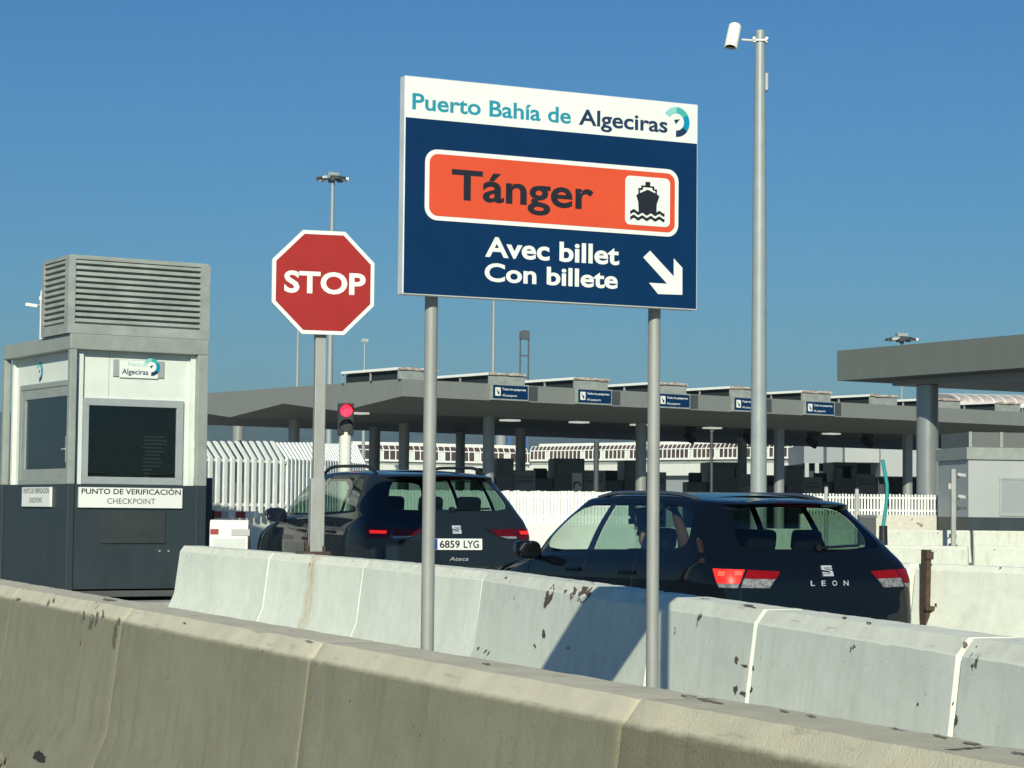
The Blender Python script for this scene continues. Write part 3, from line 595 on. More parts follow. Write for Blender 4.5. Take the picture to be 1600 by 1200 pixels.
# white palisade fence with bent tops (three runs)
def palisade(runs, bend, label):
    ro = empty('palisade_fence', (0,0,0), 0, label, 'fence'); sl = MB(); rl = MB(); wl = MB()
    P0 = at(runs[0][0],700,runs[0][1]); ro.location = (P0.x,P0.y,ground_z(P0.y)); O = Vector(ro.location)
    for (x0,Y0,x1,Y1,yt,yb,n) in runs:
        A_ = at(x0,yt,Y0); B_ = at(x1,yt,Y1); dd = (B_-A_); ang = math.atan2(dd.y,dd.x); zb_ = at(x0,yb,Y0).z; zk = at(x0,yb-83,Y0).z
        for k in range(n):
            t = (k+.5)/n; p = A_.lerp(B_,t); s = .064
            kz = at(x0,yt+24,Y0).z
            e = Vector((math.cos(ang),math.sin(ang),0))*s/2; f = Vector((-math.sin(ang),math.cos(ang),0))*.018
            base = Vector((p.x,p.y,0)); bz = p.z
            prof = [(Vector((0,0,zb_)),),(Vector((0,0,kz)),),(Vector((bend[0],bend[1],bz)),),(Vector((bend[0]*1.06,bend[1]*1.06,bz+.012)),)]
            vs = []
            for i,(v,) in enumerate(prof):
                c = base+v-O; sh = .55 if i == 3 else 1
                vs += [c-e*sh-f*sh, c+e*sh-f*sh, c+e*sh+f*sh, c-e*sh+f*sh]
            sl.add(vs, [(i*4+j,i*4+(j+1)%4,(i+1)*4+(j+1)%4,(i+1)*4+j) for i in range(3) for j in range(4)]+[(3,2,1,0),(12,13,14,15)])
        for zr in (kz-.03, zb_+.12):
            m_ = (A_+B_)/2; rl.box((m_.x-O.x,m_.y-O.y+.03,zr-O.z),(dd.length,.03,.045),ang)
        m_ = (A_+B_)/2; wl.box((m_.x-O.x,m_.y-O.y+.35,(O.z+zb_+.45)/2-O.z),(dd.length,.1,zb_+.45-O.z),ang)
    sl.build('slats', M['slat'], ro); rl.build('rail', M['slat'], ro); wl.build('low_wall', M['white_paint'], ro)
    return ro
palisade([(300,31.5,447,33.0,690,801,13),(447,33.0,506,34.6,692,801,10),(506,34.6,572,37.5,694,801,17)], (-.17,.12), 'white palisade fence with slanted bent tops behind the booth')

def slat_fence(x0, x1, yt, yb, yw, Y, sp, gapf, label, Y1=None):
    Y1 = Y1 or Y; A_ = at(x0,yt,Y); B_ = at(x1,yt,Y1); dd = B_-A_; ang = math.atan2(dd.y,dd.x); Lf = math.hypot(dd.x,dd.y); gz = ground_z(Y)
    ro = empty('slat_fence', (A_.x,A_.y,gz), ang, label, 'fence'); n = int(Lf/sp); z1 = A_.z-gz; z0 = at(x0,yb,Y).z-gz; zw = at(x0,yw,Y).z-gz; sl = MB(); rnd = random.Random(int(x0))
    for k in range(n):
        x = (k+.5)*sp; j = rnd.uniform(-.006,.006)
        sl.b2(x-sp*gapf/2,x+sp*gapf/2,-.012+j,.012+j,z0+.002,z1+rnd.uniform(-.01,.01))
    sl.build('slats', M['slat'], ro)
    rl = MB()
    for z in (z0+.12, z1-.10): rl.b2(0,Lf,.02,.05,z-.025,z+.025)
    for k in range(int(Lf/2.2)+1): rl.b2(k*2.2,k*2.2+.06,.05,.11,z0,z1)
    rl.build('rails', M['slat'], ro)
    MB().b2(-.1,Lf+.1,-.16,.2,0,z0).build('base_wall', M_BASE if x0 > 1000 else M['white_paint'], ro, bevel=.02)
    return ro
slat_fence(600, 985, 765, 815, 840, 40, .062, .90, 'closed white slat fence seen between the two cars')
slat_fence(1255, 1540, 771, 803, 828, 61, .088, .58, 'white slat fence on a concrete base behind the teal post')

# ---------------------------------------------------------------- port canopy (left and centre)
RZC = R(37.3); VC = Vector((math.cos(RZC),math.sin(RZC))); UC = Vector((-VC.y,VC.x)); VFC = (VC.x,VC.y)
CY = 81.0; CA = at(628.5, 592, CY); CZ = ground_z(90)
cp = empty('border_canopy', (CA.x,CA.y,CZ), RZC, 'long grey flat canopy with folded underside and white roof skylights', 'canopy')
CO = (CA.x, CA.y); zt_c = CA.z-CZ; zb_c = at(626,619,CY).z-CZ; zv_c = zb_c-.43; LX = 52; LYN = 6
prof = []
for k in range(LYN): prof.append((k*4.2, zb_c if k%2 == 0 else zv_c))
poly = [(0,zt_c)]+prof+[(prof[-1][0],zt_c)]
MB().prism([(-y,z) for y,z in poly][::-1], 0, LX, swap=lambda a,y,b: (y,-a,b)).build('roof_slab', M['canopy'], cp)
def Cc(px, u=0): return on(px, 640, (CA.x+UC.x*u, CA.y+UC.y*u), VFC)[0]
for u, xs in ((4.2,(504,764,1002,1217.5,1418)),(12.6,(460,632,814,1002,1160)),(20,(720,))):
    for px in xs:
        s = Cc(px,u)
        if s < .4: continue
        c_ = MB().tube([(s,u,0),(s,u,zv_c+.05)], .235, 24).build('column', M['column'], cp, smooth=True)
for px in (373,460,586):
    pt = at(px, 640, 104); lx = (pt.x-CA.x)*VC.x+(pt.y-CA.y)*VC.y; ly = (pt.x-CA.x)*UC.x+(pt.y-CA.y)*UC.y
    MB().tube([(lx,ly,0),(lx,ly,zv_c+.3)], .27, 24).build('column', M['column'], cp, smooth=True)
# skylights
x765 = Cc(765); x820 = Cc(820); SPC = (Cc(1276)-Cc(792))/4
for k in range(-1, 12):
    x0 = x765+SPC*k; x1 = x0+(x820-x765); hs = .40; dl = 3.9
    b_ = empty('skylight', (0,0,0)); b_.parent = cp
    bd = MB().b2(x0,x1,.02,.05,zt_c+.002,zt_c+hs-.07)
    for yy in (.02,1.9,dl-.06):
        for xx in (x0,x1-.05): MB().b2(xx,xx+.05,yy+.032,yy+.10,zt_c+.002,zt_c+hs-.07).build('side_post', M['louvre'], b_)
    bd.build('louvre', M['louvre'], b_)
    MB().b2(x0+.12,x1-.12,.06,dl-.1,zt_c+.003,zt_c+hs-.09).build('dark_inside', M['dark_void'], b_)
    MB().b2(x0-.06,x1+.06,.04,dl,zt_c+hs-.07,zt_c+hs+.03).build('roof_sheet', M['rim_white'], b_, bevel=.01)
    fr = MB(); rnd = random.Random(k)
    xx = x0-.05
    while xx < x1:
        d_ = rnd.uniform(.15,.4); fr.b2(xx,min(xx+d_,x1+.06),-.03-rnd.uniform(0,.03),.035,zt_c+hs-.075+rnd.uniform(0,.03),zt_c+hs+rnd.uniform(0,.06)); xx += d_+.002
    fr.build('flashing', M['rim_rust'], b_)
# ceiling lights, signal panels
for px, py in ((797,657),(905,660),(1113,669),(1299,678),(560,646),(1000,664)):
    u = 6.5; s = Cc(px,u); zz = at(px,py,CY+u*UC.y+s*VC.y).z-CZ
    MB().b2(s-.35,s+.35,u-.28,u+.28,zz-.03,zz+.04).build('ceiling_light', mat('ceiling_light_lens',(.85,.88,.78),.4,var=0,emit=.5) if 'ceiling_light_lens' not in bpy.data.materials else bpy.data.materials['ceiling_light_lens'], cp)
sx_ = [792, 921.5, 1049, 1163.5, 1276.5]
SLB = ['blue passport lane sign on the canopy, nearest the left sign post, leftmost of five','blue passport lane sign on the canopy, second from left, before the right sign post',
 'blue passport lane sign half hidden by the right post of the big sign','blue passport lane sign half hidden by the tall camera pole','blue passport lane sign right of the camera pole, rightmost of five']
for k, px in enumerate(sx_):
    s = x765+SPC*k+.02; e = s+(x820-x765)-.02
    for a_ in ((e+.14,e+.62),):
        MB().b2(a_[0],a_[1],-.012,.02,zb_c+.06,zt_c-.03).build('signal_panel', M['kiosk'], cp)
    pos = CA+Vector((VC.x*s,VC.y*s,0))
    ls = empty('lane_sign', (pos.x-UC.x*.02,pos.y-UC.y*.02,CZ+zb_c), RZC, SLB[k], 'sign', 'blue lane signs along the canopy edge')
    wL, hL = e-s, (zt_c-zb_c)
    pn = MB().b2(-.05,wL+.05,-.16,-.001,.02,hL-.0).build('panel', M['louvre'], ls, bevel=.006)
    MB().b2(0,wL,-.166,-.1605,.08,hL-.05).build('blue_face', M['navy_film'], pn)
    MB().prism(rrect(.10,.36,.18,hL-.14,.03), -.170, -.1665).build('hand_symbol_plate', M['white_sign'], pn)
    hp = MB().prism([(.16,.40),(.20,.44),(.22,.34),(.28,.36),(.31,.26),(.26,.22),(.21,.30)], -.172, -.1705).build('hand_symbol', M['black_film'], pn)
    mb = MB(); text(mb, 'Todos los pasaportes', .44, wL-.10, hL-.235, .085, -.1675, .02); mb.build('lettering', M['white_sign'], pn)
    mb = MB(); text(mb, 'All passports', .44, wL-.52, .17, .085, -.1675, .005); mb.build('lettering', M['white_sign'], pn)
# round lamps hanging under the canopy
HL = ['round dark spotlight hanging right of the big sign post','round dark spotlight hanging left behind the camera pole','round dark spotlight hanging before the grey hall, right of the camera pole','round dark spotlight hanging before the pale end of the grey hall']
for k, (px, py) in enumerate(((1079,683),(1171,684),(1270,690),(1356,689))):
    u = 5.2; s = Cc(px,u); Yd = CY+u*UC.y+s*VC.y; q = at(px,py,Yd)
    sp_ = empty('spotlight', (q.x,q.y,q.z), R(20), HL[k], 'spotlight', 'round spotlights hanging under the canopy')
    k_ = Yd/F
    MB().tube([(-.05,.05,-.12),(.0,0,.0),(.02,0,.06)], [11*k_,11*k_,6*k_], 20).build('lamp_head', M['black_plastic'], sp_, smooth=True).rotation_euler = (R(-25),R(22),0)
    zz = zv_c+CZ-q.z; MB().tube([(0,0,.05),(0,0,zz+.12)], .035, 10).box((0,0,max(.25,zz*.75)),(.42,.3,.24)).build('bracket', M['black_plastic'], sp_)

# control kiosks in the lanes under the canopy
KL = ['dark control kiosk just right of the grey car roof','dark control kiosk with a dog picture poster, between the two cars','dark control kiosk left of the right sign post','dark control kiosk left of the camera pole above the estate car roof','dark control kiosk right of the camera pole','dark control kiosk in front of the grey hall']
kp = [(776,803,716),(866,914,716),(976,1010,719),(1108,1156,722),(1229,1256,727),(1303,1340,722)]
for k, (x0, x1, yt) in enumerate(kp):
    Yk = 93+k*3.2; a_ = at(x0,yt,Yk); b_ = at(x1,yt,Yk); gz = ground_z(90); wk = b_.x-a_.x; hk = a_.z-gz; zr = at(x0,yt+28,Yk).z-gz; zw2 = at(x0,yt+18,Yk).z-gz
    ko = empty('control_kiosk', (a_.x,Yk,gz), R(6), KL[k], 'kiosk', 'dark control kiosks under the canopy')
    MB().b2(0,wk,0,2.2,0,hk).build('cabin', M['kiosk'], ko, bevel=.03)
    MB().b2(wk+.004,wk+.95,.1,1.6,0,zw2).build('side_cabin', M['kiosk_wing'], ko, bevel=.02)
    MB().b2(wk+.12,wk+.84,.085,.098,zw2-.55,zw2-.42).b2(wk+.12,wk+.84,.085,.098,zw2-.34,zw2-.26).build('notice_bar', M['frame_alu'] and M['kiosk'], ko)
    MB().b2(-1.0,-.004,.2,1.4,0,zr-.1).build('desk_wall', M['kiosk'], ko, bevel=.02)
    MB().b2(wk*.12,wk*.88,-.012,.05,zr+.1,hk-.2).build('window', glass('kiosk_glass',(.08,.1,.1)) if 'kiosk_glass' not in bpy.data.materials else bpy.data.materials['kiosk_glass'], ko)
    MB().box((-.55,.6,zr+.12),(.55,.5,.45)).build('monitor', M['dark_void'], ko, bevel=.02)
    MB().box((-.22,.5,zr+.08),(.10,.3,.35)).build('monitor_side', M['pale_grey'], ko, bevel=.01)
    pz = at(x0,762,Yk).z-gz
    if k == 1:
        po = MB().b2(wk-.55,wk-.12,-.03,-.002,pz-.2,pz+.65).build('poster', M['pale_grey'], ko)
        MB().prism(arcband(wk-.33,pz+.12,.10,.17,-20,200), -.034, -.0305).prism([(wk-.50,pz-.05),(wk-.44,pz-.05),(wk-.42,pz+.25),(wk-.48,pz+.3)],-.034,-.0305).build('poster_figure', M['black_film'], po)
for px, Yk, yt in ((932,88,690),(1112,88,676)):
    q = at(px,yt,Yk); o = empty('light_mast',(q.x,Yk,ground_z(90)),0,'thin dark pole standing %s' % ('among the kiosks left of the right sign post' if px < 1000 else 'between the right sign post and the camera pole'),'pole')
    MB().tube([(0,0,0),(0,0,q.z-ground_z(90))],.11 if px<1000 else .06,10).build('pole', M['kiosk'], o, smooth=True); MB().box((0,0,q.z-ground_z(90)+.06),(.12,.12,.08)).build('cap', M['kiosk'], o)

# ---------------------------------------------------------------- right canopy
KY = 65.0; KA = at(1308, 548, KY); kz = ground_z(60)
rc = empty('entrance_canopy', (KA.x,KA.y,kz), RZ, 'thick grey flat canopy at right carried by a round steel column', 'canopy')
zt_k = KA.z-kz; zb_k = at(1308,595,KY).z-kz
MB().b2(0,26,-42,0,zb_k,zt_k).build('roof_slab', mat('dark_canopy_cladding', (.135,.155,.138), .6, var=.07, scale=3, stretch=(3,3,.15)), rc)
MB().b2(1.1,24,-40,-1.2,zb_k-.16,zb_k-.002).build('soffit_panel', M['column'], rc)
cq = at(1449,700,64); lx = (cq.x-KA.x)*V.x+(cq.y-KA.y)*V.y; ly = (cq.x-KA.x)*U.x+(cq.y-KA.y)*U.y
rcol = 17*64/F
MB().tube([(lx,ly,0),(lx,ly,zb_k-.17)], rcol, 40).build('column', mat('steel_column', (.33,.36,.355), .3, .45, var=.05, scale=2), rc, smooth=True)
MB().box((lx+rcol*.34,ly-rcol*.86,1.9),(.04,.14,2.4),R(-8)).build('column_duct', M['column'], rc)
for yy in (-18, -30): MB().tube([(lx,yy,0),(lx,yy,zb_k-.17)], rcol, 32).build('column', bpy.data.materials['steel_column'], rc, smooth=True)
# kiosk under it
KY2 = 58; a_ = at(1513,712,KY2); gz = ground_z(58)
rk = empty('gate_kiosk', (a_.x,KY2,gz), R(8), 'pale grey gate kiosk with window and roof box under the right canopy', 'kiosk')
hb = at(1520,718,KY2).z-gz; hr = at(1520,706,KY2).z-gz; ht = at(1520,675,KY2).z-gz; hw = at(1520,808,KY2).z-gz
MB().b2(0,2.8,0,2.4,0,hw-.002).build('base', M['booth_dark'], rk)
MB().b2(0,2.8,0,2.4,hw,hb).build('wall_panel', M['hallgrey'], rk)
MB().b2(-.06,2.86,-.06,2.46,hb+.002,hr+.12).build('roof_edge', M['booth_grey'], rk, bevel=.01)
kb = MB().b2(.05,2.8,.05,2.3,hr+.122,ht).build('plant_box', M['kiosk_wing'], rk, bevel=.01)
for k in range(3): MB().b2(.02+k*.86,.10+k*.86,.0,.048,hr+.13,ht+.01).build('box_rib', M['booth_grey'], kb)
wx = at(1563,750,KY2).x-a_.x; w1 = at(1565,745,KY2).z-gz; w0 = at(1565,806,KY2).z-gz
wn = frame_ring(MB(), wx, wx+1.3, w0, w1, .07, -.03, -.001).build('window', M['frame_alu'], rk)
MB().b2(wx+.07,wx+1.23,-.012,-.006,w0+.07,w1-.07).build('window_glass', mat('grey_blinded_glass',(.30,.33,.34),.15,var=.05), wn)
# camera post beside the kiosk
q = at(1489.5,733,52); gz = ground_z(52)
cpst = empty('camera_post', (q.x,52,gz), 0, 'grey square post with small cameras left of the right kiosk', 'camera post')
ph = q.z-gz; k_ = 52/F
MB().box((0,0,ph/2),(7*k_,7*k_,ph)).build('post', M['galv_dull'], cpst, bevel=.008)
for yy, ln in ((742,.2),(776,.18),(793,.22)):
    zz = at(1489,yy,52).z-gz; cm = MB().box((.19,-.03,zz),(ln,.09,.075),0,0,R(8)).build('camera', M['pale_grey'] if yy != 793 else M['dark_metal'], cpst, bevel=.01)
    MB().tube([(.03,0,zz-.10),(.14,0,zz-.03)], .016, 8).build('bracket', M['dark_metal'], cm)
MB().box((-.09,0,at(1489,760,52).z-gz),(.07,.08,.14)).build('junction_box', M['pale_grey'], cpst, bevel=.01)
# teal flexible post
tp = [(1379,718),(1382,735),(1386,757),(1386,775),(1384,795),(1381,815),(1380,822)]
P_ = [at(x,y,53) for x,y in tp]; o = empty('flexible_post', (P_[-1].x,53,P_[-1].z-.05), 0, 'bent teal plastic flexible post before the right column', 'post')
pts = [p-Vector(o.location) for p in P_]; pts = [pts[0]]+pts[1:]
MB().tube(pts, .046, 14).build('tube', M['tealpost'], o, smooth=True); MB().tube([(0,0,-.9),(0,0,.06)], [.12,.10], 16).build('foot', M['black_plastic'], o, smooth=True)
# bins, posts near it
q = at(1353,808,50); bn = empty('dark_bin', (q.x,50,ground_z(50)), R(10), 'low dark grey block behind the estate car rear, left of the teal post', 'block')
MB().b2(-.2,.2,-.15,.15,0,q.z-ground_z(50)+.03).build('body', M['cabinet'], bn, bevel=.03); MB().b2(-.21,.21,-.16,.16,q.z-ground_z(50)-.02,q.z-ground_z(50)+.05).build('lid', M['kiosk_wing'], bn, bevel=.01)
for px, yt, lb in ((1291,761,'short grey post just above the estate car roof end'),(1339,764,'thin grey post left of the dark block')):
    q = at(px,yt,50); o = empty('bollard', (q.x,50,ground_z(50)), 0, lb, 'post'); MB().tube([(0,0,0),(0,0,q.z-ground_z(50))],.045,12).build('shaft', M['pale_grey'], o, smooth=True); MB().tube([(0,0,q.z-ground_z(50)),(0,0,q.z-ground_z(50)+.03)],[.05,.03],12).build('cap', M['dark_metal'], o, smooth=True)

# ---------------------------------------------------------------- far things
def high_mast(px, ytop, Y, wpx_, label, heads, dark=False):
    q = at(px,ytop,Y); gz = ground_z(Y); h_ = q.z-gz; k_ = Y/F
    o = empty('floodlight_mast', (q.x,Y,gz), random.uniform(0,1), label, 'light mast')
    MB().tube([(0,0,0),(0,0,h_*.5),(0,0,h_)], [wpx_*k_*.75,wpx_*k_*.6,wpx_*k_*.36], 14).build('pole', M['polegrey'], o, smooth=True)
    if heads == 'ring':
        r0 = 21*k_; rg = MB(); n = 10
        rg.tube([(math.cos(t)*r0*.7,math.sin(t)*r0*.7,h_-1.0*k_) for t in [2*math.pi*i/16 for i in range(17)]], 1.2*k_, 6)
        rg.tube([(0,0,h_-9*k_),(0,0,h_+4*k_)],[3.4*k_,4.5*k_],12).build('head_frame', M['dark_metal'], o)
        MB().box((0,0,h_+4.5*k_),(17*k_,14*k_,5*k_)).build('winch_cover', M['polegrey'], o, bevel=.4*k_)
        for i in range(n):
            t = 2*math.pi*i/n+.2; MB().box((math.cos(t)*r0,math.sin(t)*r0,h_-2.0*k_),(11*k_,8.5*k_,3.2*k_),t,0,R(14)).build('floodlight', M['dark_metal'] if i%3 else M['alu'], o, bevel=.3*k_)
    elif heads == 'pair':
        MB().box((0,0,h_-1*k_),(9*k_,2*k_,1.5*k_)).build('cross_arm', M['polegrey'], o)
        for s in (-1,1): MB().box((s*3.2*k_,-1*k_,h_+1*k_),(4*k_,4*k_,4.4*k_),0,R(25)).build('floodlight', M['white_paint'] if s > 0 else M['alu'], o, bevel=.2*k_)
    else:
        MB().box((0,0,h_+1.5*k_),(5*k_,4*k_,3*k_)).build('lamp_head', M['dark_metal'], o, bevel=.2*k_)
high_mast(520, 277, 185, 7.5, 'tall floodlight mast with wide lamp ring rising behind the stop sign', 'ring')
high_mast(1409, 528, 330, 3.2, 'distant floodlight mast with lamp ring above the right canopy', 'ring')
high_mast(570, 533, 150, 4.5, 'slim mast with two small white floodlights right of the stop sign', 'pair')
high_mast(466, 505, 260, 5, 'slim pale mast half hidden behind the left of the stop sign', 'cap')
high_mast(772, 440, 300, 5.2, 'slim pale mast rising behind the bottom edge of the big blue sign', 'cap')
# pole with lamp arm next to the booth
q = at(66, 455, 46); gz = ground_z(46); k_ = 46/F
lp = empty('street_lamp', (q.x,46,gz), 0, 'white pole with a short lamp arm left of the booth roof box', 'street lamp'); hh = q.z-gz
MB().tube([(0,0,0),(0,0,hh)], 3*k_, 14).build('pole', M['white_paint'], lp, smooth=True)
MB().tube([(0,0,hh-22*k_),(-8*k_,0,hh-22*k_)], 1.3*k_, 8).build('arm', M['pale_grey'], lp, smooth=True)
MB().box((-14*k_,-.1,hh-23*k_),(19*k_,8*k_,5*k_),0,0,R(8)).build('lamp_head', M['white_paint'], lp, bevel=.6*k_)
MB().box((-1.5*k_,0,hh-11*k_),(5*k_,5*k_,6*k_)).tube([(0,0,hh-1*k_),(0,0,hh+3*k_)],1.6*k_,8).build('fitting', M['white_paint'], lp, bevel=.3*k_)
# tall camera pole
q = at(1190, 48, 29.5); gz = ground_z(29.5); k_ = 29.5/F; hh = q.z-gz
cm = empty('camera_pole', (q.x-.02,29.5,gz), 0, 'tall grey pole with white security camera at its top', 'camera pole')
MB().tube([(0,0,0),(.0,0,hh*.7),(0,0,hh)], [.118,.092,.068], 28).build('pole', M['polegrey'], cm, smooth=True)
cl = MB(); zc = hh-15*k_
for s in (-1,1): cl.box((s*9.5*k_,0,zc),(4.6*k_,9*k_,9*k_),0,0,R(s*12)).tube([(s*10*k_,-8*k_,zc),(s*10*k_,8*k_,zc)],1.0*k_,8).tube([(s*7*k_,0,zc-1*k_),(s*13.5*k_,0,zc-1*k_)],.8*k_,8)
cl.box((0,-9*k_,zc-1.6*k_),(15*k_,1.5*k_,3.0*k_)).build('clamp', M['chrome'] and M['galv'], cm, bevel=.2*k_)
MB().tube([(-9*k_,0,zc-1*k_),(-30*k_,-.05,zc-1*k_)], 2.1*k_, 12).build('camera_arm', M['alu'], cm, smooth=True)
ch_ = MB(); L_ = .47; rr_ = 10.2*k_
shell = [(rr_*math.cos(R(a)), rr_*.95*math.sin(R(a))) for a in range(-8,190,11)]
for i, y in enumerate((0, L_)):
    for a_, b_ in shell: ch_.v.append(Vector((a_, -y, b_)))
n_ = len(shell); ch_.f = [[i,i+1,i+1+n_,i+n_] for i in range(n_-1)]
top = len(ch_.v); ch_.f.append(list(range(n_))[::-1])
hs = ch_.build('camera_hood', M['cam_white'], cm, smooth=True); sm = hs.modifiers.new('thick','SOLIDIFY'); sm.thickness = .006
bdy = MB().tube([(0,-.01,.012),(0,-L_+.07,.012)], rr_*.82, 18).build('camera_body', M['cam_white'], hs, smooth=True)
MB().tube([(0,-L_+.069,.012),(0,-L_+.06,.012)], rr_*.78, 18).build('lens_window', M['dark_void'], hs)
MB().b2(-rr_*.95,rr_*.95,-L_+.03,-.02,-rr_*.22,-rr_*.16).build('camera_floor', M['cam_white'], hs)
cq = at(1146, 57, 29.3)
hs.location = (cq.x-(q.x-.02), -.10, cq.z-gz)
fwd = Vector((-.19,-.60,-.78)).normalized(); upv = Vector((-.1,-.85,.62)); yy = -fwd; xx = yy.cross(upv).normalized(); zz = xx.cross(yy)
mt = Matrix((xx,yy,zz)).transposed(); hs.rotation_euler = mt.to_euler(); hs.location = Vector(hs.location)-fwd*L_*.5
MB().b2(.066,.066+5*k_,-.05,.05,hh-82*k_-14*k_,hh-82*k_+14*k_).build('junction_box', M['polegrey'], cm, bevel=.01)
# passenger walkway on stilts
def walkway(x0, Y0, x1, Y1, yt, yg, yb, y2, label, rib):
    a_ = at(x0,yt,Y0); b_ = at(x1,yt,Y1); d_ = b_-a_; ang = math.atan2(d_.y,d_.x); Lw = math.hypot(d_.x,d_.y); gz = 0.05; zt_ = a_.z-gz; z1 = at(x0,yg,Y0).z-gz; z0 = at(x0,yb,Y0).z-gz; zz0 = at(x0,y2,Y0).z-gz
    o = empty('elevated_walkway', (a_.x,a_.y,gz), ang, label, 'walkway')
    MB().b2(0,Lw,1.0,3.6,zt_-.28,zt_).build('roof', M['rim_white'], o)
    gl = MB(); n = int(Lw/.22); cv = [(0,z1),(.02,z1+(zt_-z1)*.55),(.25,z1+(zt_-z1)*.8),(.95,zt_-.25)]
    for i in range(3): gl.add([(0,cv[i][0],cv[i][1]),(Lw,cv[i][0],cv[i][1]),(Lw,cv[i+1][0],cv[i+1][1]),(0,cv[i+1][0],cv[i+1][1])],[(0,1,2,3)])
    gl.build('glazing', M['glazing'], o)
    rb = MB(); k = 0; x = 0
    while x < Lw: rb.tube([(x,y-.04,z) for y,z in cv], .042, 6); x += rib
    rb.b2(0,Lw,-.06,.0,z1+(zt_-z1)*.50,z1+(zt_-z1)*.56).b2(0,Lw,-.08,.05,z1-.14,z1).build('ribs', M['rim_white'], o)
    pnl = MB(); rnd = random.Random(int(x0)); x = rib*rnd.randint(3,6)
    while x < Lw-rib: pnl.b2(x+.05,x+rib-.05,-.02,-.005,z1+.02,z1+(zt_-z1)*.48); x += rib*rnd.choice((6,6,9,5))
    pnl.build('white_window_panels', M['booth_white'], o)
    MB().b2(0,Lw,.1,3.5,z0,z1-.141).build('floor_beam', M['louvre'], o)
    MB().b2(0,Lw,-.1,3.4,zz0,z0-.002).build('white_wall', M['white_paint'], o)
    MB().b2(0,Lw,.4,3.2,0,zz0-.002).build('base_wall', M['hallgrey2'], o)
walkway(560, 165, 827, 172, 689, 717, 725, 745, 'glazed elevated walkway with white ribs behind the grey car', .52)
walkway(829, 170, 1268, 152, 693, 718, 727, 744, 'long glazed elevated walkway with brown curved glazing behind the kiosks', .40)
# halls behind
def hall(poly_px, Y, label, name, m, dpt=12):
    pts = [at(x,y,Y) for x,y in poly_px]; x0 = min(p.x for p in pts); o = empty(name, (x0,Y,0.05), 0, label, 'building')
    return o, [(p.x-x0,p.z-.05) for p in pts]
o, p = hall([(1264,690),(1297,688),(1297,760),(1264,760)], 142, 'stepped pale grey hall behind the hanging spotlights', 'port_hall', None)
X0 = o.location.x
def hx(x, y, Y): q = at(x,y,Y); return q.x-X0, q.z-.05
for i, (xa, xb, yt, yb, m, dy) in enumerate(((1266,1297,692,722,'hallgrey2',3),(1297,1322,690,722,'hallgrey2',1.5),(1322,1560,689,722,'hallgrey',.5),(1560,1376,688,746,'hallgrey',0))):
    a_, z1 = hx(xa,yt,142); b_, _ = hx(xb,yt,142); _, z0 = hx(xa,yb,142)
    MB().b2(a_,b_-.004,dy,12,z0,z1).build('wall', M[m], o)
a_, z1 = hx(1376,688,142); b_, z0 = hx(1386,745,142); MB().b2(a_,b_,.3,12,z0,z1).build('end_wall', M['white_paint'], o)
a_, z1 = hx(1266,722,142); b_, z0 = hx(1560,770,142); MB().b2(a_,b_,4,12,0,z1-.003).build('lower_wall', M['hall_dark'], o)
for x in (1266,1282,1299,1322): 
    a_, z0 = hx(x,745,142); MB().b2(a_,a_+.25,2.5,2.9,z0,z1-.004).build('pillar', M['hallgrey'], o)
MB().b2(hx(1376,700,142)[0],hx(1386,700,142)[0],1,12,0,z0).build('base_wall', M['hall_dark'], o)
a_ = at(1386,676,156); b_ = at(1760,676,156)
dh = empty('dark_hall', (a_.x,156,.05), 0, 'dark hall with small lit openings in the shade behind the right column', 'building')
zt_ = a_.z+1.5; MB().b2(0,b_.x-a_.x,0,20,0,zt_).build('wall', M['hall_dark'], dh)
for px, py, w_, h__ in ((1404,728,8.5,8.5),(1428,728,7.5,8.5),(1497,690,18,8),(1500,697,18,3)):
    q = at(px,py,156); k_ = 156/F; MB().b2(q.x-a_.x-w_*k_/2,q.x-a_.x+w_*k_/2,-.05,-.002,q.z-.05-h__*k_/2,q.z-.05+h__*k_/2).build('bright_panel', M['white_paint'], dh)
fr = MB()
for px in (1402,1430): q = at(px,705,156); frame_ring(fr, q.x-a_.x-.3, q.x-a_.x+.3, 3.0, 6.0, .07, -.04, -.003)
fr.build('window_frames', M['hallgrey2'], dh)
# vaulted roof at far right
a_ = at(1497,638,172); b_ = at(1700,640,172); zt_ = at(1540,614,172).z
va = empty('vaulted_hall', (a_.x,172,.05), R(12), 'hall with rust streaked white barrel roof behind the right canopy', 'building')
Lv = (b_.x-a_.x)*1.1; zr = a_.z-.1; rise = zt_-a_.z
vb = MB(); n = 14
for k in range(n+1):
    t = math.pi*k/n
    for x in (0,Lv): vb.v.append(Vector((x+(0 if x else -1.2*math.sin(t)*0), 4-4*math.cos(t), zr+.5+(rise-.4)*math.sin(t))))
vb.f = [[2*k,2*k+1,2*k+3,2*k+2] for k in range(n)]+[list(range(0,2*n+2,2)), list(range(1,2*n+2,2))]
vb.build('vault_roof', M['vault'], va, smooth=True)
rbs = MB(); x = .2
while x < Lv: rbs.tube([(x, 4-4.05*math.cos(math.pi*k/n), zr+.5+(rise-.36)*math.sin(math.pi*k/n)) for k in range(n+1)], .06, 6); x += .95
rbs.build('roof_ribs', M['rim_white'], va); MB().b2(0,Lv,-.1,8.1,zr-.1,zr+.5).build('eaves', M['rim_white'], va); MB().b2(0,Lv,.1,7.9,0,zr-.102).build('wall', M['hall_dark'], va)
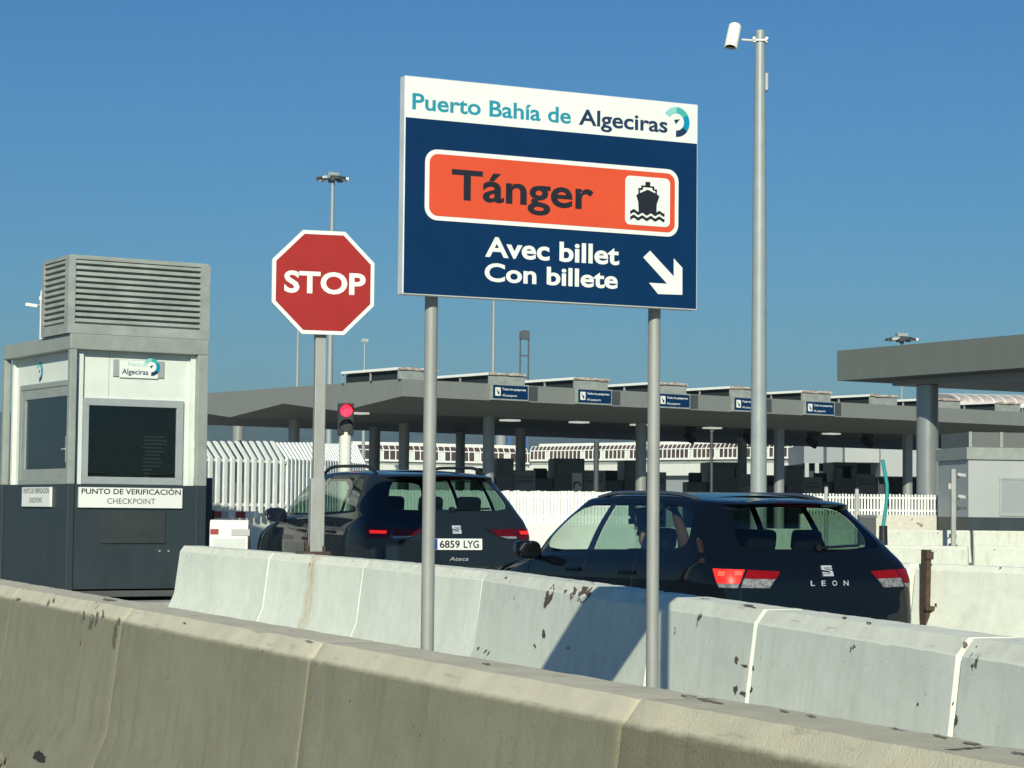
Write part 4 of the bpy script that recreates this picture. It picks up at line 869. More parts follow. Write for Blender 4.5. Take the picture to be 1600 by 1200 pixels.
# quay crane: blue legs, dark tower
q = at(820,519,420); k_ = 420/F; h_ = q.z-.05
cr_ = empty('port_crane', (q.x,420,.05), R(6), 'distant port crane, dark tower above the canopy with blue legs below', 'crane')
zz1 = at(820,672,420).z
tw = MB()
for sx in (-6.5,6.5):
    for sy in (0,5): tw.box((sx*k_,sy*k_,(zz1+h_)/2),(1.7*k_,1.7*k_,h_-zz1))
for py in (556,590,625,660): tw.box((0,0,at(820,py,420).z),(13*k_,1.5*k_,1.8*k_)).box((0,5*k_,at(820,py,420).z),(13*k_,1.5*k_,1.8*k_))
tw.build('tower', M['crane_dark'], cr_)
MB().box((0,2*k_,h_-5*k_),(15*k_,12*k_,12*k_)).box((1*k_,2*k_,h_+1.5*k_),(10*k_,8*k_,3*k_)).build('machinery_house', M['crane_dark'], cr_, bevel=.3*k_)
MB().box((-23*k_,0,zz1/2),(6.5*k_,6*k_,zz1)).build('leg', M['crane_blue'], cr_); MB().box((4*k_,0,zz1/2),(6*k_,6*k_,zz1)).build('leg', M['crane_blue'], cr_)
MB().box((-9*k_,0,zz1+1.6*k_),(40*k_,7*k_,3*k_)).build('portal_beam', M['crane_blue'], cr_)
q = at(783,655,400); o = empty('grey_silo', (q.x,400,.05), 0, 'pale grey tower far behind the canopy, left of the crane', 'tower')
MB().tube([(0,0,0),(0,0,q.z)], 8*400/F, 16).build('shaft', M['hallgrey2'], o, smooth=True); MB().tube([(0,0,q.z),(0,0,q.z+.6)], [9*400/F,7*400/F], 16).build('cap', M['hallgrey2'], o, smooth=True)

# ---------------------------------------------------------------- people
SKIN = mat('skin', (.42,.23,.16), .5, var=.06, scale=20, bump=.05); HAIR = mat('dark_hair', (.02,.014,.01), .6, var=.2, scale=60)
def skin_mesh(name, joints, bones, m, parent, sub=2):
    me = bpy.data.meshes.new(name); names = list(joints)
    me.from_pydata([joints[n][0] for n in names], [(names.index(a),names.index(b)) for a,b in bones], [])
    o = bpy.data.objects.new(name, me); COL.objects.link(o)
    o.modifiers.new('skin','SKIN'); s = o.modifiers.new('sub','SUBSURF'); s.levels = s.render_levels = sub
    for i, n in enumerate(names):
        r = joints[n][1]; r = r if isinstance(r, tuple) else (r,r); me.skin_vertices[0].data[i].radius = r; me.skin_vertices[0].data[i].use_root = (i == 0)
    dg = bpy.context.evaluated_depsgraph_get(); me2 = bpy.data.meshes.new_from_object(o.evaluated_get(dg)); bpy.data.objects.remove(o); bpy.data.meshes.remove(me)
    for p in me2.polygons: p.use_smooth = True
    me2.name = name; me2.materials.clear(); me2.materials.append(m)
    o = bpy.data.objects.new(name, me2); COL.objects.link(o); o.parent = parent; return o
def seated(loc, rz, label, shirt, arms):
    """x forward, y left, z up from the seat reference point (hip)"""
    p = empty('person', loc, rz, label, 'person')
    J = dict(hip=((0,0,.08),(.16,.12)), belly=((-.03,0,.25),(.15,.115)), chest=((-.06,0,.45),(.17,.12)), neckb=((-.06,0,.58),(.09,.075)),
             lh=((.08,.10,.07),.085), rh=((.08,-.10,.07),.085), lk=((.46,.13,.13),.062), rk=((.46,-.13,.13),.062), lf=((.58,.13,-.25),.042), rf=((.58,-.13,-.25),.042))
    B = [('hip','belly'),('belly','chest'),('chest','neckb'),('hip','lh'),('hip','rh'),('lh','lk'),('rh','rk'),('lk','lf'),('rk','rf')]
    for s, a in (('l',arms[0]),('r',arms[1])):
        J[s+'s'] = ((-.06,.19 if s == 'l' else -.19,.50),.066); J[s+'e'] = (a[0],.046); J[s+'w'] = (a[1],.034)
        B += [('chest',s+'s'),(s+'s',s+'e'),(s+'e',s+'w')]
    skin_mesh('clothing', J, B, shirt, p)
    H = dict(neck=((-.055,0,.57),.052), n2=((-.04,0,.66),.052), skull=((-.035,0,.76),(.078,.092)), top=((-.035,0,.83),(.066,.078)), jaw=((.015,0,.69),(.05,.05)), nose=((.075,0,.735),.014))
    hd = skin_mesh('head', H, [('neck','n2'),('n2','skull'),('skull','top'),('n2','jaw'),('skull','nose')], SKIN, p)
    for s in (-1,1):
        MB().tube([(.058,s*.033,.765),(.064,s*.033,.765)], .011, 8).build('eye', M['black_film'], hd); MB().box((-.035,s*.086,.745),(.035,.015,.055)).build('ear', SKIN, hd, bevel=.006)
    MB().box((.062,0,.69),(.012,.045,.010)).build('mouth', mat('lips',(.3,.1,.09),.5) if 'lips' not in bpy.data.materials else bpy.data.materials['lips'], hd, bevel=.003)
    Hh_ = dict(a=((-.055,0,.80),(.088,.094)), b=((-.05,0,.865),(.062,.07)), c=((-.10,0,.75),(.05,.075)))
    skin_mesh('hair', Hh_, [('a','b'),('a','c')], HAIR, p)
    for s, a in (('l',arms[0]),('r',arms[1])):
        w_ = Vector(a[1]); d_ = (w_-Vector(a[0])).normalized(); sd = d_.cross(Vector((0,0,1)) if abs(d_.z) < .8 else Vector((1,0,0))).normalized(); nn_ = sd.cross(d_)
        Jh = dict(w=(tuple(w_-d_*.03),.028), p1=(tuple(w_+d_*.05),(.034,.018))); Bh = [('w','p1')]
        for i, (o_, l_) in enumerate(((-.03,.070),(-.010,.080),(.011,.076),(.030,.058))):
            b0 = w_+d_*.085+sd*o_; b1 = b0+d_*l_*.5+nn_*.008; b2 = b1+d_*l_*.35+nn_*.022
            for n_, v_, r_ in (('a',b0,.0105),('b',b1,.0095),('c',b2,.008)): Jh['f%d%s'%(i,n_)] = (tuple(v_),r_)
            Bh += [('p1','f%da'%i),('f%da'%i,'f%db'%i),('f%db'%i,'f%dc'%i)]
        th0 = w_+d_*.03-sd*.035; th1 = th0+d_*.03-sd*.03+nn_*.012; th2 = th1+d_*.03-sd*.006+nn_*.01
        Jh['t0'] = (tuple(th0),.012); Jh['t1'] = (tuple(th1),.0105); Jh['t2'] = (tuple(th2),.009); Bh += [('p1','t0'),('t0','t1'),('t1','t2')]
        skin_mesh('hand', Jh, Bh, SKIN, p, 1)
    return p

# ---------------------------------------------------------------- cars
GL_SIDE = glass('car_glass', (.54,.67,.61)); GL_REAR = glass('tinted_rear_glass', (.36,.49,.43))
INT = mat('interior_fabric', (.018,.019,.02), .9); TYRE = mat('tyre_rubber', (.02,.02,.02), .85); RIM = mat('alloy_rim', (.45,.46,.47), .3, .9, var=.03)
LENS_RED = mat('red_lens', (.20,.003,.006), .25, var=.12, scale=30, coat=.15, spec=.2); LENS_DARK = mat('dark_red_lens', (.085,.003,.006), .25, var=.1, coat=.15, spec=.2); LENS_LIT = mat('lit_brake_lens', (1,.02,.015), .35, var=0, emit=.75, spec=.2); LENS_HOT = mat('lit_bulb_lens', (1,.07,.045), .3, var=0, emit=1.2, spec=.2); LENS_CLEAR = mat('clear_lens', (.20,.20,.20), .15, var=.8, scale=38, coat=.5)
GLOSSB = mat('gloss_black_trim', (.006,.007,.008), .12, coat=.6); PLATEB = mat('plate_blue', (.01,.06,.35), .4)
def paint(name, c): return mat(name, c, .5, 0, var=.03, scale=2, coat=.75, spec=.0)
def make_car(name, loc, phi, label, P):
    root = empty(name, loc, R(90)+phi, label, 'car'); L = P['L']; nC = 15
    YF = [0,.42,.80,.93,.985]; DX = [0,.014,.062,.135,.30]
    def low(zr, zf, xr, xfo, w):
        row = []; xf = L-xfo; X = [xr+d for d in DX]+P['xb']+[xf-.46,xf-.14,xf-.035,xf]; Yv = [w*f for f in YF]+[w*.998,w,w,w,w,w*.995,w*.93,w*.70,w*.36,0]
        for x, y in zip(X, Yv): row.append(Vector((x, y, zr+(zf-zr)*max(0,min(1,x/L)))))
        return row
    rows = [low(*r) for r in P['low']]
    # bonnet middle
    zr, zc, xr, xh, w = P['hood']; base = low(zr, zc, xr, xh, w); rows.append(base)
    xb, xt = P['xb'], P['xt']; wb, wt = P['wb'], P['wt']; cs, cc = P['cowl']; ts, tc = P['top']
    B = []; T = []
    X = [P['xrb']+d for d in DX]+xb+[cs, cs+(cc-cs)*.62, cs+(cc-cs)*.92, cc]; Yv = [wb*f for f in YF]+[wb*.998,wb,wb,wb,wb,wb*.985,wb*.945,wb*.64,wb*.32,0]
    zbf, zbr = P['zb']
    for x, y in zip(X, Yv): B.append(Vector((x,y,zbr+(zbf-zbr)*max(0,min(1,x/3.2)))))
    X = [P['xrt']+d for d in DX]+xt+[ts, ts+(tc-ts)*.62, ts+(tc-ts)*.92, tc]; Yv = [wt*f for f in YF]+[wt*.99,wt,wt,wt,wt,wt*.99,wt*.96,wt*.66,wt*.33,0]
    zr0, zr1, zr2 = P['zr']
    for k, (x, y) in enumerate(zip(X, Yv)):
        t = max(0,min(1,(x-P['xrt'])/(tc-P['xrt']))); z = zr0*(1-t)**2+2*(2*zr1-.5*(zr0+zr2))*t*(1-t)*.5*1.0+zr2*t*t
        z = (1-t)*(1-t)*zr0+2*t*(1-t)*(2*zr1-.5*zr0-.5*zr2)+t*t*zr2
        z += .028*(1-(y/wt)**2); T.append(Vector((x,y,z)))
    GT = [0,.05,.45,.86,.93,1.0]
    for t in GT:
        row = []
        for k in range(nC):
            p = B[k].lerp(T[k],t); bul = .035*math.sin(math.pi*t)
            if 5 <= k <= 10: p.y += bul
            elif k in (3,4,11): p.y += bul*.8; p.x += (-.4 if k < 11 else .4)*bul
            elif k < 3: p.x -= bul*.6
            else: p.x += bul
            if k < 4 and t > .9: p.x -= P['spoil']*(1 if t < .99 else .55)*(1-(k/5)**2)
            row.append(p)
        rows.append(row)
    nB = len(P['low'])+1
    for s, dz in ((.70,.5),(.36,.87),(0,1)):
        row = []
        for k in range(nC):
            p = T[k].copy()
            if k < 5: p.x += (1-s)*(.05+.04*k)
            elif k > 10: p.x -= (1-s)*(.04+.05*(14-k))
            fc = 1-(p.y/wt)**2; p.z += (.012+.022)*dz*(p.y/wt)**2; p.y *= s
            if k < 4: p.x -= P['spoil']*.4*s*(1-(k/5)**2)
            row.append(p)
        rows.append(row)
    bm = bmesh.new(); nR = len(rows); vv = [[bm.verts.new(p) for p in r] for r in rows]
    cl_ = bm.edges.layers.float.new('crease_edge')
    r0, r1 = nB+1, nB+3
    wins = {1:(0,2),2:(5,6),3:(7,8),4:(9,10),5:(11,14)}
    for j in range(nR-1):
        for k in range(nC-1):
            f = bm.faces.new((vv[j][k],vv[j+1][k],vv[j+1][k+1],vv[j][k+1])); f.material_index = 0
            if r0 <= j < r1:
                for mi, (a, b) in wins.items():
                    if a <= k < b: f.material_index = mi
                if k in (6,8): f.material_index = 6
                if k == 2: f.material_index = 0
    bm.faces.new([vv[0][k] for k in range(nC)])
    for e in bm.edges:
        ms = {f.material_index for f in e.link_faces}
        if len(ms) > 1: e[cl_] = .55
    for j, c in P['crease']:
        for k in range(nC-1):
            if k < 4 or j > nB+4 or c > .5:
                e = bm.edges.get((vv[j][k],vv[j][k+1]))
                if e: e[cl_] = max(e[cl_], c if (k < 5 or j < 6) else c*.6)
    me = bpy.data.meshes.new('body'); bm.to_mesh(me); bm.free()
    for i in range(7): me.materials.append([P['paint'],GL_REAR,GL_SIDE,GL_SIDE,GL_SIDE,GL_SIDE,GLOSSB][i])
    tmp = bpy.data.objects.new('body', me); COL.objects.link(tmp)
    mi_ = tmp.modifiers.new('m','MIRROR'); mi_.use_axis = (False,True,False); mi_.use_clip = True; mi_.merge_threshold = .002
    s = tmp.modifiers.new('s','SUBSURF'); s.levels = s.render_levels = 3
    dg = bpy.context.evaluated_depsgraph_get(); full = bpy.data.meshes.new_from_object(tmp.evaluated_get(dg)); bpy.data.objects.remove(tmp); bpy.data.meshes.remove(me)
    fb = bmesh.new(); fb.from_mesh(full); bmesh.ops.recalc_face_normals(fb, faces=fb.faces); tree = BVHTree.FromBMesh(fb)
    def pick(nm, cond, m, shift=0):
        b2_ = fb.copy(); b2_.faces.ensure_lookup_table()
        bmesh.ops.delete(b2_, geom=[f for f in b2_.faces if not cond(f)], context='FACES')
        if shift:
            for v in b2_.verts: v.co -= v.normal*shift
        m_ = bpy.data.meshes.new(nm); b2_.to_mesh(m_); b2_.free(); m_.materials.clear(); m_.materials.append(m)
        for p in m_.polygons: p.use_smooth = True; p.material_index = 0
        o = bpy.data.objects.new(nm, m_); COL.objects.link(o); o.parent = root; return o
    body = pick('body', lambda f: f.material_index == 0, P['paint'])
    pick('rear_window', lambda f: f.material_index == 1, GL_REAR, .004)
    pick('windscreen', lambda f: f.material_index == 5, GL_SIDE, .004)
    for s_ in (1,-1):
        for i_, nm in ((2,'quarter_window'),(3,'rear_door_window'),(4,'front_door_window')):
            if i_ == 4 and s_ == 1 and P.get('open'): continue
            pick(nm, lambda f: f.material_index == i_ and f.calc_center_median().y*s_ > 0, GL_REAR if i_ == 2 else GL_SIDE, .004)
        for xa_, xb_ in ((0,1.6),(1.6,4)): pick('pillar_trim', lambda f: f.material_index == 6 and f.calc_center_median().y*s_ > 0 and xa_ < f.calc_center_median().x < xb_, GLOSSB)
    # projection helpers
    def polar(th, z, lift=.003, x0=.9):
        d = Vector((-math.cos(th), math.sin(th), 0)); o_ = Vector((x0,0,z)); h, n, i, _ = tree.ray_cast(o_+d*3, -d)
        return (h+n*lift) if h else o_+d*.9
    def back(y, z, lift=.003):
        h, n, i, _ = tree.ray_cast(Vector((-3,y,z)), Vector((1,0,0))); return (h+n*lift, n) if h else (Vector((0,y,z)), Vector((-1,0,0)))
    def patch(nm, poly, m, sgn, par, lift=.004, nu=10, nv=4):
        """poly: four (angle, z) corners, top inner, top outer, bottom outer, bottom inner"""
        (a0,z0),(a1,z1),(a2,z2),(a3,z3) = poly; mb = MB()
        for j in range(nv+1):
            v = j/nv
            for i in range(nu+1):
                u = i/nu; th = (a0*(1-u)+a1*u)*(1-v)+(a3*(1-u)+a2*u)*v; z = (z0*(1-u)+z1*u)*(1-v)+(z3*(1-u)+z2*u)*v
                mb.v.append(polar(R(th)*sgn, z, lift))
        w_ = nu+1; mb.f = [[j*w_+i,j*w_+i+1,(j+1)*w_+i+1,(j+1)*w_+i] for j in range(nv) for i in range(nu)]
        n0 = len(mb.v); mb.v += [Vector((p.x+.012*(1 if abs(p.x) < 9 else 1), p.y*.985, p.z)) for p in mb.v[:n0]]
        rim_ = [i for i in range(nu+1)]+[j*w_+nu for j in range(1,nv+1)]+[nv*w_+i for i in range(nu-1,-1,-1)]+[j*w_ for j in range(nv-1,0,-1)]
        mb.f += [[rim_[q],rim_[(q+1)%len(rim_)],rim_[(q+1)%len(rim_)]+n0,rim_[q]+n0] for q in range(len(rim_))]
        o = mb.build(nm, m, par, smooth=True); return o
    def flat_on_back(y, z, lift=.004):
        p, n = back(y, z, lift); zx = Vector((0,-1,0)); yy = -n; xx = (zx-yy*zx.dot(yy)).normalized(); zz = xx.cross(yy)
        m_ = Matrix((xx,yy,zz)).transposed().to_4x4(); m_.translation = p; return m_
    H = dict(patch=patch, back=back, flat=flat_on_back, polar=polar, body=body, root=root, tree=tree)
    # emblem
    e = MB(); s = .046
    for poly in ([(-1,1),(1,1),(1,.62),(-.45,.62),(-.45,.30),(.85,.05),(.85,-.12),(-1,.18)],[(-1,-1),(1,-1),(1,-.05),(.45,.05),(.45,-.62),(-1,-.62)],[(-.3,.50),(1,.50),(1,.22),(-.3,.42)],[(.3,-.50),(-1,-.50),(-1,-.16),(.3,-.36)]):
        e.prism([(a*s,b*s*.92) for a,b in poly], -.006, 0)
    eo = e.build('emblem', M['chrome'], root); eo.matrix_local = flat_on_back(0, P['emblem_z'])
    # wheels
    for x in (P['ax'], P['ax']+P['wbase']):
        for s_ in (1,-1):
            r = P['wr']; wo = empty('wheel', (x, s_*(P['low'][2][4]-.10), r)); wo.parent = root
            pr_ = [(-.10,.62),(-.105,.9),(-.085,1),(.085,1),(.105,.9),(.10,.62)]; n = 32; t_ = MB()
            for q in range(n):
                a_ = 2*math.pi*q/n
                for y, k in pr_: t_.v.append(Vector((math.cos(a_)*r*k, y, math.sin(a_)*r*k)))
            t_.f = [[q*6+i, q*6+i+1, ((q+1)%n)*6+i+1, ((q+1)%n)*6+i] for q in range(n) for i in range(5)]
            t_.build('tyre', TYRE, wo, smooth=True)
            rm = MB()
            for q in range(5): a_ = 2*math.pi*q/5; rm.box((math.cos(a_)*r*.33,s_*.07,math.sin(a_)*r*.33),(r*.60,.03,.05),0,0,-a_)
            rm.tube([(0,s_*.05,0),(0,s_*.09,0)], .05, 16).tube([(0,-.08,0),(0,-.02,0)], r*.6, 24).build('rim', RIM, wo)
    # mirrors
    for s_ in (1,-1):
        mx, my, mz = P['mirror']; mo = MB()
        for i, (dx_, sc_) in enumerate(((-.06,.90),(-.045,1),(.02,.98),(.075,.72),(.10,.35))):
            for q in range(20):
                a_ = 2*math.pi*q/20; cx_ = math.copysign(abs(math.cos(a_))**.6, math.cos(a_)); sz_ = math.copysign(abs(math.sin(a_))**.7, math.sin(a_))
                mo.v.append(Vector((dx_+.02*sz_, cx_*.115*sc_, sz_*.075*sc_)))
        mo.f = [[i*20+q,i*20+(q+1)%20,(i+1)*20+(q+1)%20,(i+1)*20+q] for i in range(4) for q in range(20)]+[list(range(20)),list(range(80,100))]
        m1 = mo.build('wing_mirror', P['paint'] if P.get('mirror_paint') else GLOSSB, root, smooth=True); m1.location = (mx, s_*my, mz)
        MB().tube([(.0,-s_*.08,-.05),(.03,-s_*.19,-.075)], [.030,.024], 10).build('mirror_arm', GLOSSB, m1, smooth=True)
        gp = MB(); gp.prism([(math.copysign(abs(math.cos(a_))**.6,math.cos(a_))*.095, math.copysign(abs(math.sin(a_))**.7,math.sin(a_))*.058) for a_ in [2*math.pi*q/20 for q in range(20)]], 0, .003, swap=lambda a,y,b: (-.064+y+.02*b/.075, a, b)); gp.build('mirror_glass', GLOSSB, m1)
    # interior
    MB().b2(.55,P['cowl'][1]-.1,-.72,.72,.25,.33).build('floor', INT, root)
    zs = P['seat_z']
    def seat(x, y, wd, name, rests):
        so_ = empty(name, (x,y,zs)); so_.parent = root
        MB().box((.10,0,-.06),(.52,wd,.16),0,0,R(-6)).build('cushion', INT, so_, bevel=.05)
        MB().box((-.20,0,.27),(.15,wd*.94,.62),0,0,R(-14)).build('backrest', INT, so_, bevel=.06, bseg=3)
        for ry in rests:
            hr = MB().box((-.30,ry,.69),(.11,.25,.17),0,0,R(-10)).build('headrest', INT, so_, bevel=.05, bseg=3)
            MB().tube([(-.27,ry-.06,.54),(-.295,ry-.06,.66)],.007,8).tube([(-.27,ry+.06,.54),(-.295,ry+.06,.66)],.007,8).build('headrest_stalks', M['chrome'], hr)
    seat(P['sx'][0], .37, .52, 'front_seat', (0,)); seat(P['sx'][0], -.37, .52, 'front_seat', (0,)); seat(P['sx'][1], 0, 1.28, 'rear_bench', P.get('rests',(-.42,0,.42)))
    MB().box((P['cowl'][0]-.12,0,zs+.32),(.42,1.36,.30)).build('dashboard', INT, root, bevel=.06)
    n = 28; st_ = MB().tube([(.0,math.cos(2*math.pi*q/n)*.185,math.sin(2*math.pi*q/n)*.185) for q in range(n+1)], .016, 8, False).tube([(0,-.18,0),(.03,0,0),(0,.18,0)],.018,8).tube([(0,0,-.18),(.03,0,0),(.22,0,-.06)],.02,8)
    sw_ = st_.build('steering_wheel', INT, root, smooth=True); sw_.location = (P['cowl'][0]-.50,.37,zs+.40); sw_.rotation_euler = (0,R(24),0)
    MB().box((P['cowl'][1]-.93,0,P['zr'][2]-.10),(.03,.22,.07)).build('rear_view_mirror', INT, root, bevel=.01)
    # door handles
    for s_ in (1,-1):
        for x in P['handles']:
            h, nrm, i, _ = tree.ray_cast(Vector((x,s_*3,P['handle_z'])), Vector((0,-s_,0)))
            if h: MB().box((x,h.y+s_*.018,P['handle_z']),(.20,.025,.028)).build('door_handle', P['paint'], root, bevel=.008)
        # shut lines
        for x in P['gaps']:
            pts = []
            for q in range(14):
                z = P['zb'][0]+.0-(P['zb'][0]-.30)*q/13; h, nrm, i, _ = tree.ray_cast(Vector((x+.10*math.sin(q/13*1.5)*(0),s_*3,z)), Vector((0,-s_,0)))
                if h: pts.append(h+nrm*.0005)
            MB().tube(pts, .0035, 6).build('shut_line', M['black_plastic'], root)
    for s_ in (1,-1):
        a_ = P['seam']; MB().tube([polar(R(a_)*s_, P['emblem_z']-.13-.40*q/8, .0) for q in range(9)], .0035, 6).build('tailgate_seam', M['black_plastic'], root)
    MB().tube([polar(R(-a_+2*a_*q/24), P['emblem_z']-.53, .0) for q in range(25)], .0035, 6).build('bumper_seam', M['black_plastic'], root)
    # roof rails
    if P.get('rail'):
        xa, xe, up, m_ = P['rail']
        for s_ in (1,-1):
            pts = []; n = 16
            for q in range(n+1):
                t = q/n; x = xa+(xe-xa)*t; h, nrm, i, _ = tree.ray_cast(Vector((x,s_*P['rail_y'],3)), Vector((0,0,-1)))
                lift = up*min(1,min(t,1-t)*7+.0); pts.append(h+Vector((0,0,lift)))
            MB().tube(pts, .017, 10).build('roof_rail', m_, root, smooth=True)
    fb.free(); bpy.data.meshes.remove(full)
    return H

# black estate car
PB = paint('black_car_paint', (.003,.005,.008))
LEON = dict(L=4.54, low=[(.20,.20,.14,.16,.80),(.33,.30,.03,.05,.89),(.52,.50,.0,.0,.905),(.67,.66,.02,.02,.908),(.83,.76,.03,.09,.905),(.93,.84,.07,.28,.893)],
 hood=(.98,.94,.11,.85,.872), xb=[.62,1.27,1.34,2.12,2.20,3.10], xt=[.86,1.33,1.40,2.05,2.12,2.56], wb=.838, wt=.60, cowl=(3.20,3.55), top=(2.66,2.86), xrb=.17, xrt=.60, zb=(.965,1.04), zr=(1.395,1.455,1.415), spoil=.17,
 crease=[(2,.3),(4,.35),(11,.7)], seam=42, paint=PB, emblem_z=.90, ax=.97, wbase=2.64, wr=.318, mirror=(2.99,.985,1.0), seat_z=.42, sx=(2.12,1.25), handles=(1.45,2.32), handle_z=.86, gaps=(1.36,2.16,3.16), rail=(.95,2.50,.022,mat('satin_rail',(.22,.23,.24),.3,.8)), rail_y=.565, mirror_paint=True, open=True)
pl_ = (2.35,16.05,-.105); ph_ = R(26.5)
HL_ = make_car('estate_car', pl_, ph_, 'black estate car with lit brake lamp, waiting at right', LEON); rt = HL_['root']; bd_ = HL_['body']
for s_ in (1,-1):
    tl = HL_['patch']('tail_light', [(25.5,.900),(54,.918),(50,.778),(30.5,.776)], GLOSSB, s_, rt, .003)
    HL_['patch']('red_lens', [(26,.897),(39.8,.909),(41.0,.848),(28,.844)], LENS_RED, s_, tl, .006)
    HL_['patch']('reversing_lens', [(28.3,.842),(41.1,.846),(42.0,.783),(31,.780)], LENS_CLEAR, s_, tl, .006)
    HL_['patch']('brake_lens', [(41.0,.909),(53.5,.915),(51.0,.815),(42.6,.810)], LENS_LIT if s_ > 0 else LENS_RED, s_, tl, .006)
    if s_ > 0:
        for a_, z_ in ((43.3,.885),(49.5,.880)): HL_['patch']('bulb_glow', [(a_-1.4,z_+.016),(a_+1.4,z_+.018),(a_+1.3,z_-.016),(a_-1.3,z_-.016)], LENS_HOT, s_, tl, .0075, 4, 2)
    HL_['patch']('outer_clear_lens', [(42.8,.807),(50.8,.812),(50.2,.783),(43.2,.780)], LENS_CLEAR, s_, tl, .006)
hb_ = MB()
for i in range(13):
    for dz in (0,-.022): hb_.v.append(HL_['back'](-.19+.38*i/12, P_z+dz if False else 1.402+dz, .003)[0])
hb_.f = [[2*i,2*i+1,2*i+3,2*i+2] for i in range(12)]; hb_.build('high_brake_light', LENS_RED, rt)
mb = MB()
for ch, x0, w_ in (('L',-.165,.036),('E',-.07,.036),('O',.025,.042),('N',.125,.044)): text(mb, ch, x0, x0+w_, 0, .038, -.003, .01)
lo = mb.build('lettering', M['chrome'], rt); lo.matrix_local = HL_['flat'](0,.795,.003)
wp = MB(); p0 = HL_['back'](.0,1.055,.02)[0]; p1 = HL_['back'](-.40,1.075,.018)[0]; wp.tube([p0,p0.lerp(p1,.5)+Vector((-.008,0,0)),p1],.010,8).tube([p0+Vector((.03,0,0)),p0+Vector((-.015,0,0))],.025,12); wp.build('rear_wiper', GLOSSB, rt)
mp_ = HL_['flat'](0,.47,.004); plo = MB().b2(-.26,.26,-.006,0,-.055,.055).build('number_plate', M['white_sign'], rt); plo.matrix_local = mp_
# passengers of the estate car
Tm = Matrix.Translation(Vector(pl_))@Matrix.Rotation(R(90)+ph_,4,'Z')
SHIRT = mat('dark_shirt', (.02,.022,.03), .9); SHIRT2 = mat('dusty_pink_shirt', (.32,.13,.11), .9)
seated(Tm@Vector((2.12,.37,.46)), R(90)+ph_, 'driver in dark clothes behind the wheel of the black estate car', SHIRT, [((.22,.26,.34),(.46,.16,.44)),((.22,-.26,.34),(.46,-.16,.44))])
seated(Tm@Vector((1.24,.33,.46)), R(90)+ph_, 'rear passenger in a pink top with left arm raised, black estate car', SHIRT2, [((-.12,.27,.70),(.10,.20,.86)),((.14,-.27,.28),(.34,-.10,.22))])

# dark grey sport utility car
PG = paint('dark_grey_car_paint', (.012,.018,.024))
ATE = dict(L=4.36, low=[(.26,.26,.14,.16,.80),(.40,.38,.03,.05,.90),(.60,.58,.0,.0,.918),(.76,.74,.015,.02,.92),(.92,.86,.02,.09,.916),(1.03,.96,.06,.26,.90)],
 hood=(1.09,1.06,.10,.80,.88), xb=[.60,.98,1.05,1.88,1.96,2.88], xt=[.84,1.03,1.10,1.82,1.89,2.34], wb=.845, wt=.625, cowl=(2.98,3.32), top=(2.44,2.62), xrb=.16, xrt=.50, zb=(1.08,1.16), zr=(1.515,1.565,1.52), spoil=.17,
 crease=[(2,.3),(4,.4),(11,.7)], seam=40, paint=PG, emblem_z=.985, ax=.83, wbase=2.63, wr=.335, mirror=(2.70,.98,1.11), seat_z=.54, sx=(1.90,1.02), handles=(1.15,2.06), handle_z=.95, gaps=(1.07,1.92,2.94), rail=(.72,2.30,.062,M['black_plastic']), rail_y=.585, mirror_paint=False)
pa_ = (-.51,21.5,.035); pha = R(24.6)
HA = make_car('suv_car', pa_, pha, 'dark grey sport utility car with roof rails at the stop sign', ATE); ra = HA['root']
for s_ in (1,-1):
    tl = HA['patch']('tail_light', [(20,.99),(57,1.01),(52,.885),(31,.895)], GLOSSB, s_, ra, .003)
    HA['patch']('red_lens', [(23,.985),(38.5,.995),(39.2,.925),(28,.925)], LENS_DARK, s_, tl, .006)
    HA['patch']('outer_red_lens', [(39.6,.995),(56.5,1.005),(52.2,.895),(40.5,.895)], LENS_DARK, s_, tl, .006)
    HA['patch']('clear_lens', [(29,.922),(38.8,.922),(39.0,.90),(33.5,.90)], LENS_CLEAR, s_, tl, .006)
    HA['patch']('lit_bar', [(41.8,.972),(51.0,.976),(50.4,.945),(42.2,.942)], LENS_LIT, s_, tl, .0075, 6, 2)
hb_ = MB()
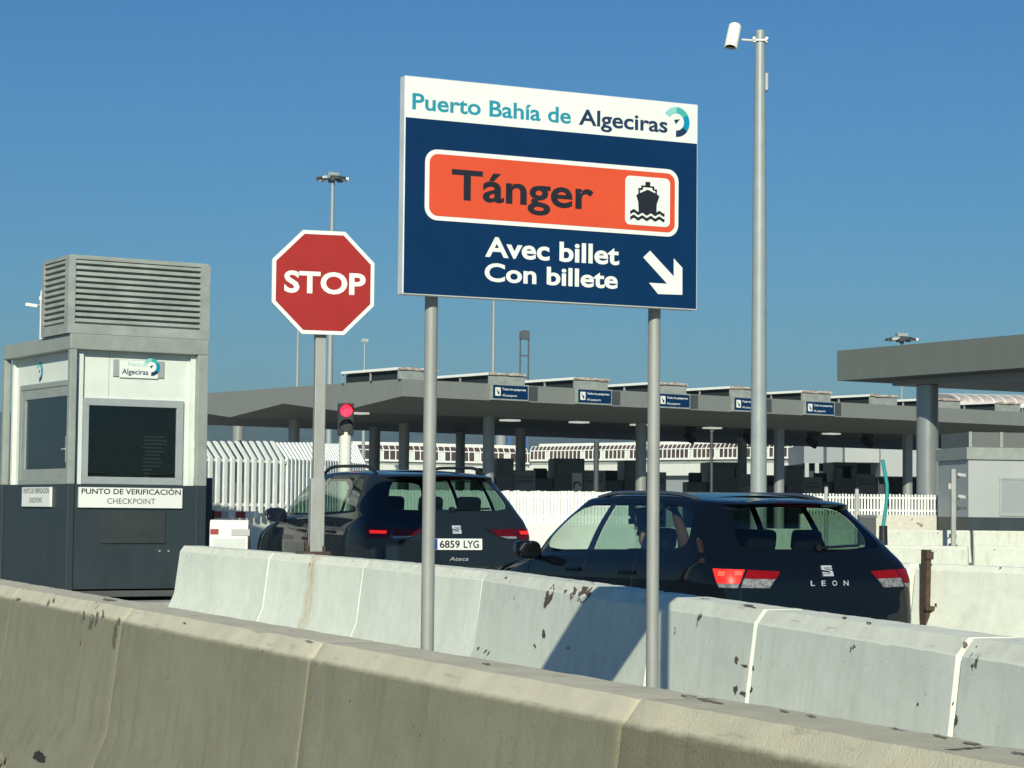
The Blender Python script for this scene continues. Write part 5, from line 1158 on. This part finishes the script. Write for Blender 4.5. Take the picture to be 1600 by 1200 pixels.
for i in range(13):
    for dz in (0,-.022): hb_.v.append(HA['back'](-.20+.40*i/12, 1.51+dz, .003)[0])
hb_.f = [[2*i,2*i+1,2*i+3,2*i+2] for i in range(12)]; hb_.build('high_brake_light', LENS_DARK, ra)
npm = HA['flat'](0,.845,.006); npl = MB().prism(rrect(-.26,.26,-.055,.055,.008), -.008, 0).build('number_plate', M['white_sign'], ra); npl.matrix_local = npm
MB().prism([(-.258,-.053),(-.218,-.053),(-.218,.053),(-.258,.053)], -.0092, -.0082).build('blue_band', PLATEB, npl)
mb = MB(); text(mb, '6859', -.195, .02, -.036, .072, -.0093, .022); mb.build('lettering', M['black_film'], npl); mb = MB(); text(mb, 'LYG', .06, .225, -.036, .072, -.0093, .022); mb.build('lettering', M['black_film'], npl)
mb = MB(); text(mb, 'Ateca', -.09, .11, 0, .036, -.003, .0, shear=.35); lo = mb.build('lettering', M['pale_grey'], ra); lo.matrix_local = HA['flat'](0,.685,.003)
p0 = HA['back'](.0,1.175,.02)[0]; p1 = HA['back'](-.42,1.185,.018)[0]; wp = MB(); wp.tube([p0,p0.lerp(p1,.5)+Vector((-.008,0,0)),p1],.010,8).tube([p0+Vector((.03,0,0)),p0+Vector((-.015,0,0))],.025,12); wp.build('rear_wiper', GLOSSB, ra)
Ta = Matrix.Translation(Vector(pa_))@Matrix.Rotation(R(90)+pha,4,'Z')
seated(Ta@Vector((1.90,.37,.58)), R(90)+pha, 'driver in dark clothes in the dark grey sport utility car', SHIRT, [((.22,.26,.34),(.46,.16,.44)),((.22,-.26,.34),(.46,-.16,.44))])

# ---------------------------------------------------------------- haze
hzm = bpy.data.materials.new('haze'); hzm.use_nodes = True; t = hzm.node_tree; t.nodes.clear()
ho = N(t,'ShaderNodeOutputMaterial'); pv = N(t,'ShaderNodeVolumePrincipled'); pv.inputs['Color'].default_value = (.62,.86,1,1); pv.inputs['Density'].default_value = .00016; pv.inputs['Anisotropy'].default_value = .2
t.links.new(pv.outputs[0], ho.inputs['Volume'])
tag(MB().b2(-4900,4900,-500,5100,-3,190).build('haze', hzm), kind='stuff')
